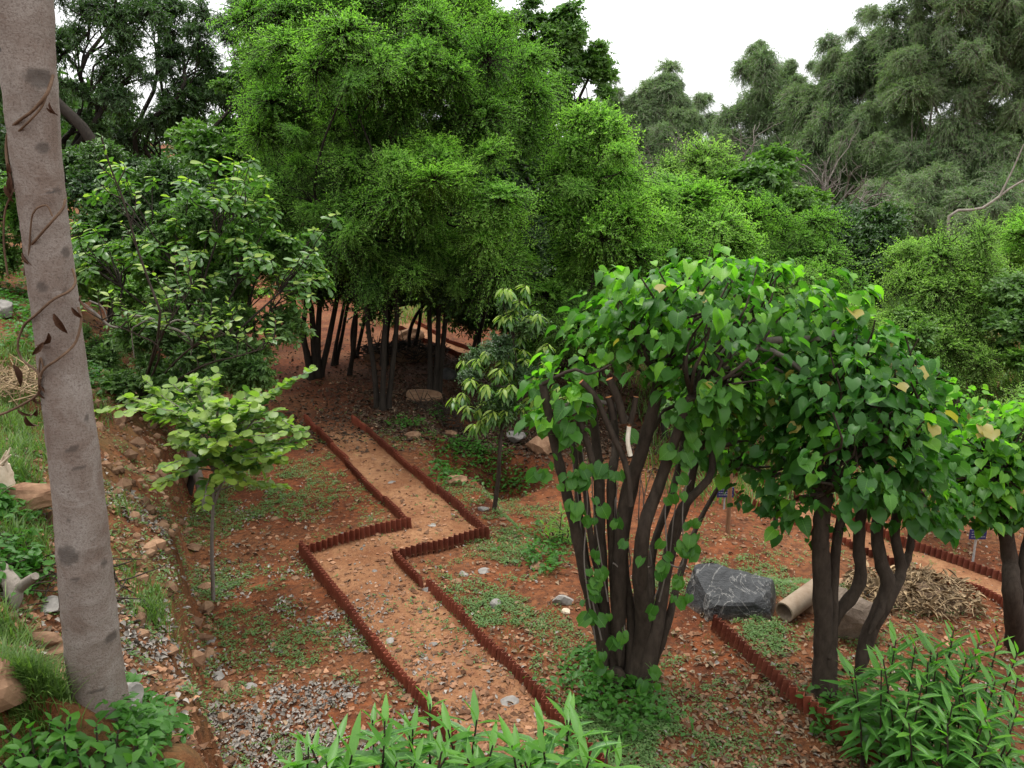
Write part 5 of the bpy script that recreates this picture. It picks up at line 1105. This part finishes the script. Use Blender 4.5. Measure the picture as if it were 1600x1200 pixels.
M_BLUE = simplemat('blue_enamel', (.010, .014, .065), (.015, .02, .095), 12, .5, .4, .1); M_WHITE = simplemat('white_paint', (.25, .25, .24), (.36, .35, .33), 12, .6, .3, .1)
def sign(label, px, py, ygr, wpx, hpx):
    b = P(px, ygr); m = mpp(b[1], py); root = thing('plant_sign', b, label, 'sign', 'blue plant name signs on white stakes'); top = b[2] + (ygr - py) * m * 1.05; W, Hh = wpx * m, hpx * m
    mb = MB(); tube(mb, [b - [0, 0, .08], b * [1, 1, 0] + [0, 0, top]], .012, 8); link('stake', mb.mesh('stake', M_WHITE, origin=b), root)
    def box(c, s):
        q = np.array([[x, y, z] for x in (-1, 1) for y in (-1, 1) for z in (-1, 1)]) * np.asarray(s) / 2 + c; f = [[0, 1, 3, 2], [4, 6, 7, 5], [0, 4, 5, 1], [2, 3, 7, 6], [0, 2, 6, 4], [1, 5, 7, 3]]; return q, f
    c = np.array([b[0], b[1] - .022, top]); mb = MB(); v, f = box(c, (W, .012, Hh)); mb.add(v, q=f); bo = link('board', mb.mesh('board', M_BLUE, smooth=False, origin=b), root)
    mb = MB(); r = np.random.default_rng(3)
    for k in range(3):
        x = -W * .4
        while x < W * .32:
            l = W * r.uniform(.06, .14); v, f = box(c + [x + l / 2, -.008, Hh * (.28 - .26 * k)], (l, .003, Hh * .045)); mb.add(v, q=f); x += l + W * .03
    o = bpy.data.objects.new('lettering', mb.mesh('lettering', M_WHITE, smooth=False, origin=b)); COL.objects.link(o); o.parent = bo
sign('small blue plant sign on a white stake between the two trees', 1131, 768, 796, 26, 16)
sign('blue sign on a tall white stake at the right by the edging', 1519, 832, 884, 26, 16)
def logs():
    Y = P(25, 950)[1]; a = P(25, 950); root = thing('forked_log', a, 'grey weathered forked log lying on the bank at the left edge', 'log')
    mb = MB(); tube(mb, spline([at(-30, 990, Y - .1), at(5, 960, Y), at(22, 925, Y), at(5, 895, Y + .1), at(-20, 870, Y + .2)], 14), np.linspace(.055, .04, 15), 10, rough=.1)
    tube(mb, spline([at(22, 925, Y), at(35, 915, Y), at(55, 900, Y - .05)], 6), [.035, .033, .03, .028, .026, .024, .02][:7], 8, rough=.12)
    link('wood', mb.mesh('wood', M_BARK_PALE, origin=a), root)
    a = P(5, 770); Y = a[1]; root = thing('broken_stump', a, 'pale splintered stump at the left picture edge', 'stump'); mb = MB(); r = np.random.default_rng(1)
    tube(mb, spline([a - [0, 0, .1], at(0, 750, Y), at(0, 725, Y)], 6), [.1, .095, .09, .08, .075, .06, .05][:7], 10, rough=.2)
    for k in range(9): tube(mb, [at(r.uniform(-15, 12), 740, Y), at(r.uniform(-18, 18), r.uniform(695, 725), Y + r.uniform(-.05, .05))], [.02, .004], 5)
    link('wood', mb.mesh('wood', simplemat('pale_wood', (.36, .28, .19), (.58, .49, .38), 14), origin=a), root)
logs()
def heap(name, label, c, rx, ry, h, n, L, mat, seed, cat, rad=.003, core=None):
    r = np.random.default_rng(seed); c = np.asarray(c); root = thing(name, c, label, cat); mb = MB()
    if core is not None:
        v, f = ICO[3]; v = v * (.95 + .7 * (fbm(v[:, 0] * 4 + 5, v[:, 1] * 4 + v[:, 2], seed, 4) - .5))[:, None] * [rx * .9, ry * .9, h]; m2 = MB(); m2.add(c + v, t=f)
        link('mound', m2.mesh('mound', core, origin=c), root)
    a = r.uniform(0, 6.283, n); q = r.random(n) ** .5; x = c[0] + np.cos(a) * q * rx * 1.15; y = c[1] + np.sin(a) * q * ry * 1.15; z = c[2] + h * np.sqrt(np.clip(1 - q ** 2, 0, 1)) + r.uniform(-.01, .05, n)
    z = np.maximum(z, H(x, y) + .01)
    d = nrm(r.normal(size=(n, 3)) * [1, 1, .45]); p = np.stack([x, y, z], 1); ln = L * r.uniform(.3, 1.3, n)
    for k in range(n):
        b_ = p[k] - d[k] * ln[k] / 2; e = p[k] + d[k] * ln[k] / 2; tube(mb, [b_, (b_ + e) / 2 + r.normal(0, .06 * ln[k], 3), e], [rad, rad * 1.3, rad * .7], 4, caps=False, tint=r.random())
    if 'straw heap' in cat:
        small_leaves(mb, p[:420] + [0, 0, .012], d[:420], np.array([0, 0, 1.]) + r.normal(0, .5, (420, 3)), r.uniform(.04, .13, 420), r.uniform(.012, .04, 420), r.random(420), fold=.6, curl=.4)
    tag(link('stalks', mb.mesh('stalks', mat, origin=c), root), kind='stuff')
heap('straw_heap', 'heap of dry straw and leaf stalks behind the right hand tree', P(1440, 950) + np.array([0, .2, 0]), .52, .40, .12, 700, .12, M_STRAW, 3, 'straw heap', .003, simplemat('rotting_straw', (.05, .03, .018), (.14, .09, .05), 14))
heap('brush_pile', 'pile of thin brown twigs in shade beside the three trunks', P(725, 660) + np.array([0, .1, -.05]), .75, .5, .22, 420, .5, M_BARK_BROWN, 4, 'twig pile', .005, M_SOIL)
heap('brush_pile', 'heap of sticks and stones in the shade right behind the tallest trunk', P(628, 560), .9, .5, .3, 300, .5, M_BARK_DARK, 5, 'twig pile', .008, M_STONE)
heap('brush_pile', 'scatter of dead twigs round the forked grey log', P(60, 930), .45, .35, .05, 90, .35, M_BARK_BROWN, 8, 'twig pile', .004, None)
heap('brush_pile', 'dry twig litter on the bank left of the trunk', P(15, 610), .5, .4, .12, 320, .35, M_STRAW, 6, 'twig pile', .004, None)
def sticks():
    for lb, a, b_, rad in [('thin dark stick lying on soil left of the path corner', (398, 968), (440, 942), .012), ('grey stick behind the right hand stems', (1335, 925), (1375, 940), .02), ('second grey stick above the straw side', (1350, 915), (1378, 928), .018), ('short twig lying across the right jog end', (738, 832), (752, 838), .006),
                           ('brown twig on the right soil patch', (712, 892), (742, 893), .006), ('pale yellow stalk by the bottom right edging', (1268, 1150), (1310, 1166), .005), ('dead stick lying beside the distant sunlit path', (690, 575), (703, 570), .02)]:
        A = P(*a) + [0, 0, rad * .8]; B = P(*b_) + [0, 0, rad * .8]; mb = MB(); tube(mb, spline([A, (A + B) / 2 + RNG.normal(0, .015, 3) * [1, 1, .3], B], 8), np.linspace(rad, rad * .7, 9), 7, rough=.15)
        o = link('stick', mb.mesh('stick', M_TWIG if 'grey' in lb or 'pale' in lb else M_BARK_BROWN, origin=A)); o.location = Vector(A); tag(o, lb, 'stick', 'sticks lying on the ground')
sticks()

# ------------------------------------------------------------------ what nobody could count: gravel, litter, weeds, grass
def area_pts(n, seed, x0=-5.5, x1=7.5, y0=3.2, y1=15, mask=None):
    r = np.random.default_rng(seed); out = []; got = 0
    while got < n:
        k = n * 3; y = 1 / r.uniform(1 / y1, 1 / y0, k); x = r.uniform(-1, 1, k) * y * .72 + r.uniform(-.3, .3, k)
        ok = (x > x0) & (x < x1)
        if mask is not None: ok &= r.random(k) < mask(x, y)
        out.append(np.stack([x[ok], y[ok]], 1)); got += ok.sum()
        if len(out) > 60: break
    q = np.concatenate(out)[:n]; return q[:, 0], q[:, 1], r
def edge_clear(x, y):
    return 1.0
def gravel():
    x, y, r = area_pts(42000, 1, mask=lambda x, y: .35 + .65 * fbm(x * 1.2, y * 1.2, 41, 3) + .4 * in_poly(x, y, PATH_POLY))
    v0, f0 = rock_arrays(1, 5, .2, 3); variants = [rock_arrays(1, 5, .25, s)[0] for s in range(6)]
    keep = v0; n = len(x); s = .0045 + .030 * r.random(n) ** 4.5
    octv = np.array([[1, 0, 0], [-1, 0, 0], [0, 1, 0], [0, -1, 0], [0, 0, 1], [0, 0, -1]], float); octf = np.array([[0, 2, 4], [2, 1, 4], [1, 3, 4], [3, 0, 4], [2, 0, 5], [1, 2, 5], [3, 1, 5], [0, 3, 5]])
    V = octv[None] * r.uniform(.55, 1.25, (n, 6, 1)) + r.normal(0, .22, (n, 6, 3)); a = r.uniform(0, 6.28, n); c_, s_ = np.cos(a)[:, None], np.sin(a)[:, None]
    V = np.stack([V[..., 0] * c_ - V[..., 1] * s_, V[..., 0] * s_ + V[..., 1] * c_, V[..., 2] * .6], -1) * s[:, None, None]
    z = H(x, y) + s * .25 + np.where(in_poly(x, y, PATH_POLY), .012, 0); V += np.stack([x, y, z], 1)[:, None]
    mb = MB(); mb.add(V.reshape(-1, 3), t=(np.arange(n)[:, None, None] * 6 + octf[None]).reshape(-1, 3), tint=np.repeat(r.random(n), 8))
    tag(link('gravel', mb.mesh('gravel', M_GRAVEL, smooth=False)), 'small red and tan gravel strewn over soil and path', kind='stuff')
gravel()
def litter(name, label, n, seed, mat, mask, smin, smax, wr=.45, x0=-5.5, x1=7.5, y0=3.2, y1=15):
    x, y, r = area_pts(n, seed, x0, x1, y0, y1, mask); n = len(x); z = H(x, y) + .012 + .012 * r.random(n); a = r.uniform(0, 6.283, n)
    d = np.stack([np.cos(a), np.sin(a), r.normal(0, .25, n)], 1); nn = np.stack([r.normal(0, .45, n), r.normal(0, .45, n), np.ones(n)], 1); L = r.uniform(smin, smax, n); mb = MB()
    small_leaves(mb, np.stack([x, y, z], 1), d, nn, L, L * wr * r.uniform(.6, 1.3, n), r.random(n), fold=.5, curl=.35)
    tag(link(name, mb.mesh(name, mat)), label, kind='stuff')
blob = lambda x, y, px, py, rx, ry: np.exp(-(((x - flat(px, py)[0]) / rx) ** 2 + ((y - flat(px, py)[1]) / ry) ** 2))
def ashmask(x, y):
    m = .6 * blob(x, y, 400, 1070, 1.0, 1.1) + blob(x, y, 290, 1000, .5, .5) + .9 * blob(x, y, 345, 790, .7, .6) + .5 * blob(x, y, 330, 905, .5, .7) + .6 * blob(x, y, 480, 1140, .7, .5) + .6 * blob(x, y, 500, 1010, .8, .6) + .55 * blob(x, y, 300, 1120, .8, .7) + .4 * blob(x, y, 420, 930, .8, .7)
    return np.clip(m, 0, 1) * ss((fbm(x * 3.2, y * 3.2, 55, 4) - .42) / .22) + .03
litter('bleached_litter', 'bleached grey dead leaves scattered over the soil on the left', 7500, 2, M_ASH, ashmask, .010, .045, .75)
litter('leaf_litter', 'brown dry leaf litter scattered on the red soil', 9500, 3, M_DRY, lambda x, y: (.12 + .5 * ss((fbm(x * 1.1, y * 1.1, 66, 3) - .45) / .2) + .8 * blob(x, y, 1250, 1080, 1.3, .9) + .8 * blob(x, y, 790, 800, .9, .9) + .5 * (y > 11)) * np.where(in_poly(x, y, PATH_POLY), .22, 1), .01, .06, .6)
litter('shade_litter', 'dry litter under the trees, coloured dark to deepen the shade', 16000, 4, simplemat('shade_toned_leaf', (.040, .026, .017), (.110, .075, .050), 5, .9, .2, .2, .005, tint=.9), lambda x, y: .15 + .85 * np.exp(-((x + .6 - .05 * y) / 3.0) ** 4) * ss((y - 10.8) / 1.2) * ss((19 - y) / 2), .03, .085, .6, -7, 6, 10.5, 20)  # leaf colour kept dark so the ground below the trees reads as shaded
def weeds():
    def mask(x, y):
        m = .035 + .9 * blob(x, y, 400, 760, 1.0, 1.3) + .4 * blob(x, y, 330, 920, .5, .35) + .14 * blob(x, y, 420, 1000, .9, .7) + .6 * blob(x, y, 1130, 870, .9, .8) + .5 * blob(x, y, 830, 850, .5, .9) + .7 * blob(x, y, 790, 780, .8, .9) + .35 * blob(x, y, 780, 960, .6, .6) + .5 * blob(x, y, 940, 1130, .5, .4) + .4 * blob(x, y, 1140, 940, .7, .6) + .35 * blob(x, y, 620, 680, 1.2, .8) + .25 * blob(x, y, 1190, 990, .3, .3)
        foot = -2.16 - .46 * (y - 5); m = m * (1 - .8 * ss((foot - x) / .15)) + .05 * ss((foot - x + .1) / .3)
        m = m * np.where(in_poly(x, y, PATH_POLY), .18, 1)
        return np.clip(m, 0, 1) * ss((fbm(x * 2.6, y * 2.6, 77, 4) - .45) / .10)
    x, y, r = area_pts(13000, 9, mask=mask); n = len(x); k = 7; mb = MB(); X = np.repeat(x, k) + r.normal(0, .018, n * k); Y = np.repeat(y, k) + r.normal(0, .018, n * k)
    z = H(X, Y) + .008 + .03 * r.random(n * k) ** 2; a = r.uniform(0, 6.283, n * k); d = np.stack([np.cos(a), np.sin(a), r.uniform(-.1, .7, n * k)], 1); nn = np.stack([r.normal(0, .35, n * k), r.normal(0, .35, n * k), np.ones(n * k)], 1); L = r.uniform(.012, .032, n * k)
    small_leaves(mb, np.stack([X, Y, z], 1), d, nn, L, L * .5, np.repeat(r.random(n), k) * .6 + .4 * r.random(n * k))
    tag(link('weeds', mb.mesh('weeds', L_WEED)), 'small creeping green weeds in patches on the soil', kind='stuff')
weeds()
def blades(name, label, pts, seed, L, W, mat, k=26, spread=.05):
    r = np.random.default_rng(seed); mb = MB(); pts = np.asarray(pts); n = len(pts) * k; B = np.repeat(pts, k, 0) + r.normal(0, spread, (n, 3)) * [1, 1, 0]; B[:, 2] = H(B[:, 0], B[:, 1]) - .01
    a = r.uniform(0, 6.283, n); o = np.stack([np.cos(a), np.sin(a), 0 * a], 1); l = L * r.uniform(.4, 1.15, n); bend = r.uniform(.2, .9, n)[:, None]; s = np.cross(o, [0, 0, 1]) * W; V = []
    for t, w_ in ((0, 1), (.35, .9), (.7, .6), (1, .05)):
        c = B + o * (bend * l[:, None] * t ** 1.7) + np.array([0, 0, 1]) * (l[:, None] * t * (1 - .45 * bend * t)); V += [c - s * w_, c + s * w_]
    V = np.stack(V, 1); i = np.arange(n)[:, None] * 8; q = np.concatenate([i + [0, 1, 3, 2], i + [2, 3, 5, 4], i + [4, 5, 7, 6]], 1).reshape(-1, 4)
    mb.add(V.reshape(-1, 3), q=q, tint=np.repeat(r.random(n), 3)); tag(link(name, mb.mesh(name, mat)), label, kind='stuff')
r = np.random.default_rng(12); gp = []
for px, py, sx, n in [(30, 1070, 40, 30), (60, 1085, 35, 26), (20, 740, 45, 30), (40, 850, 40, 22), (230, 955, 18, 9), (250, 970, 14, 6), (20, 650, 50, 30), (30, 700, 40, 26), (150, 640, 20, 10), (60, 600, 40, 20), (25, 560, 50, 24), (10, 1000, 30, 14), (190, 800, 20, 3), (200, 900, 20, 3)]:
    for _ in range(n):
        p = P(px + r.normal(0, sx * .6), min(1190, py + r.normal(0, 14)))
        gp.append(p)
blades('grass', 'bright green grass tufts on the bank at the left', gp, 13, .17, .0035, L_GRASS)
gp = [np.array([x, y, 0]) for x, y in zip(*area_pts(500, 14, mask=lambda x, y: ss((fbm(x * 1.6, y * 1.6, 88, 3) - .45) / .2) * np.where(x < -2.16 - .46 * (y - 5), .25, 1) * np.where(in_poly(x, y, PATH_POLY), .15, 1))[:2])]
blades('short_grass', 'sparse short grass sprouting from the red soil', gp, 15, .06, .002, L_GRASS, 10, .02)
gp = []
for _ in range(1500):
    y = 1 / r.uniform(1 / 45, 1 / 21); x = r.uniform(-.16, .7) * y; gp.append([x, y, 0])
gp += [[r.uniform(2.2, 12), r.uniform(9.5, 21), 0] for _ in range(700)]
blades('tall_grass', 'taller grass beyond the trees and on the right slope', gp, 16, .45, .008, L_GRASS, 22, .25)
# leafy ground cover on the bank and at the foot of the many stemmed tree
def cover():
    r = np.random.default_rng(19); mb = MB(); C = []
    for px, py, sx, sy, n in [(20, 470, 60, 25, 240), (60, 520, 40, 30, 180), (150, 600, 25, 25, 90), (930, 1090, 55, 35, 60), (980, 1130, 55, 25, 45), (920, 1045, 35, 25, 35), (1000, 1090, 40, 15, 25), (20, 420, 60, 25, 200), (850, 870, 30, 30, 60), (700, 740, 25, 20, 60), (690, 650, 15, 10, 30), (750, 720, 40, 20, 70), (720, 700, 30, 12, 50), (800, 760, 40, 15, 60), (640, 665, 30, 8, 30), (1340, 1130, 60, 40, 110), (20, 800, 40, 20, 60), (30, 900, 40, 40, 60), (235, 1150, 30, 25, 70), (200, 1110, 20, 15, 40)]:
        for _ in range(n): C.append(P(px + r.normal(0, sx * .6), min(1195, py + r.normal(0, sy * .6))))
    C = np.array(C); k = 6; n = len(C) * k; p = np.repeat(C, k, 0) + r.normal(0, .05, (n, 3)) * [1, 1, 0]; p[:, 2] = H(p[:, 0], p[:, 1]) + r.uniform(.02, .13, n); a = r.uniform(0, 6.283, n)
    d = np.stack([np.cos(a), np.sin(a), r.normal(0, .3, n)], 1); nn = np.stack([r.normal(0, .4, n), r.normal(0, .4, n), np.ones(n)], 1)
    scatter_tpl(mb, T_OVATE, p, d, nn, r.uniform(.03, .075, n)); tag(link('ground_cover', mb.mesh('ground_cover', L_HEART)), 'leafy ground cover on the bank and at the foot of the stems', kind='stuff')
cover()

def rubble():
    r = np.random.default_rng(91); mb = MB(); v0, f0 = ICO[1]
    for _ in range(520):
        y = r.uniform(4.2, 11); d = r.uniform(-.15, .9) ** 1.0; x = -2.16 - .46 * (y - 5) - d; sz = .018 + .075 * r.random() ** 3
        v, f = rock_arrays(1, 6, .2, int(r.integers(1e6))); v = v * sz * r.uniform(.6, 1.2, 3); mb.add(v + [x, y, gz(x, y) + sz * .15], t=f, tint=r.random())
    tag(link('rubble', mb.mesh('rubble', M_STONE, smooth=False)), 'loose rubble stuck in the cut face of the bank', kind='stuff')
rubble()
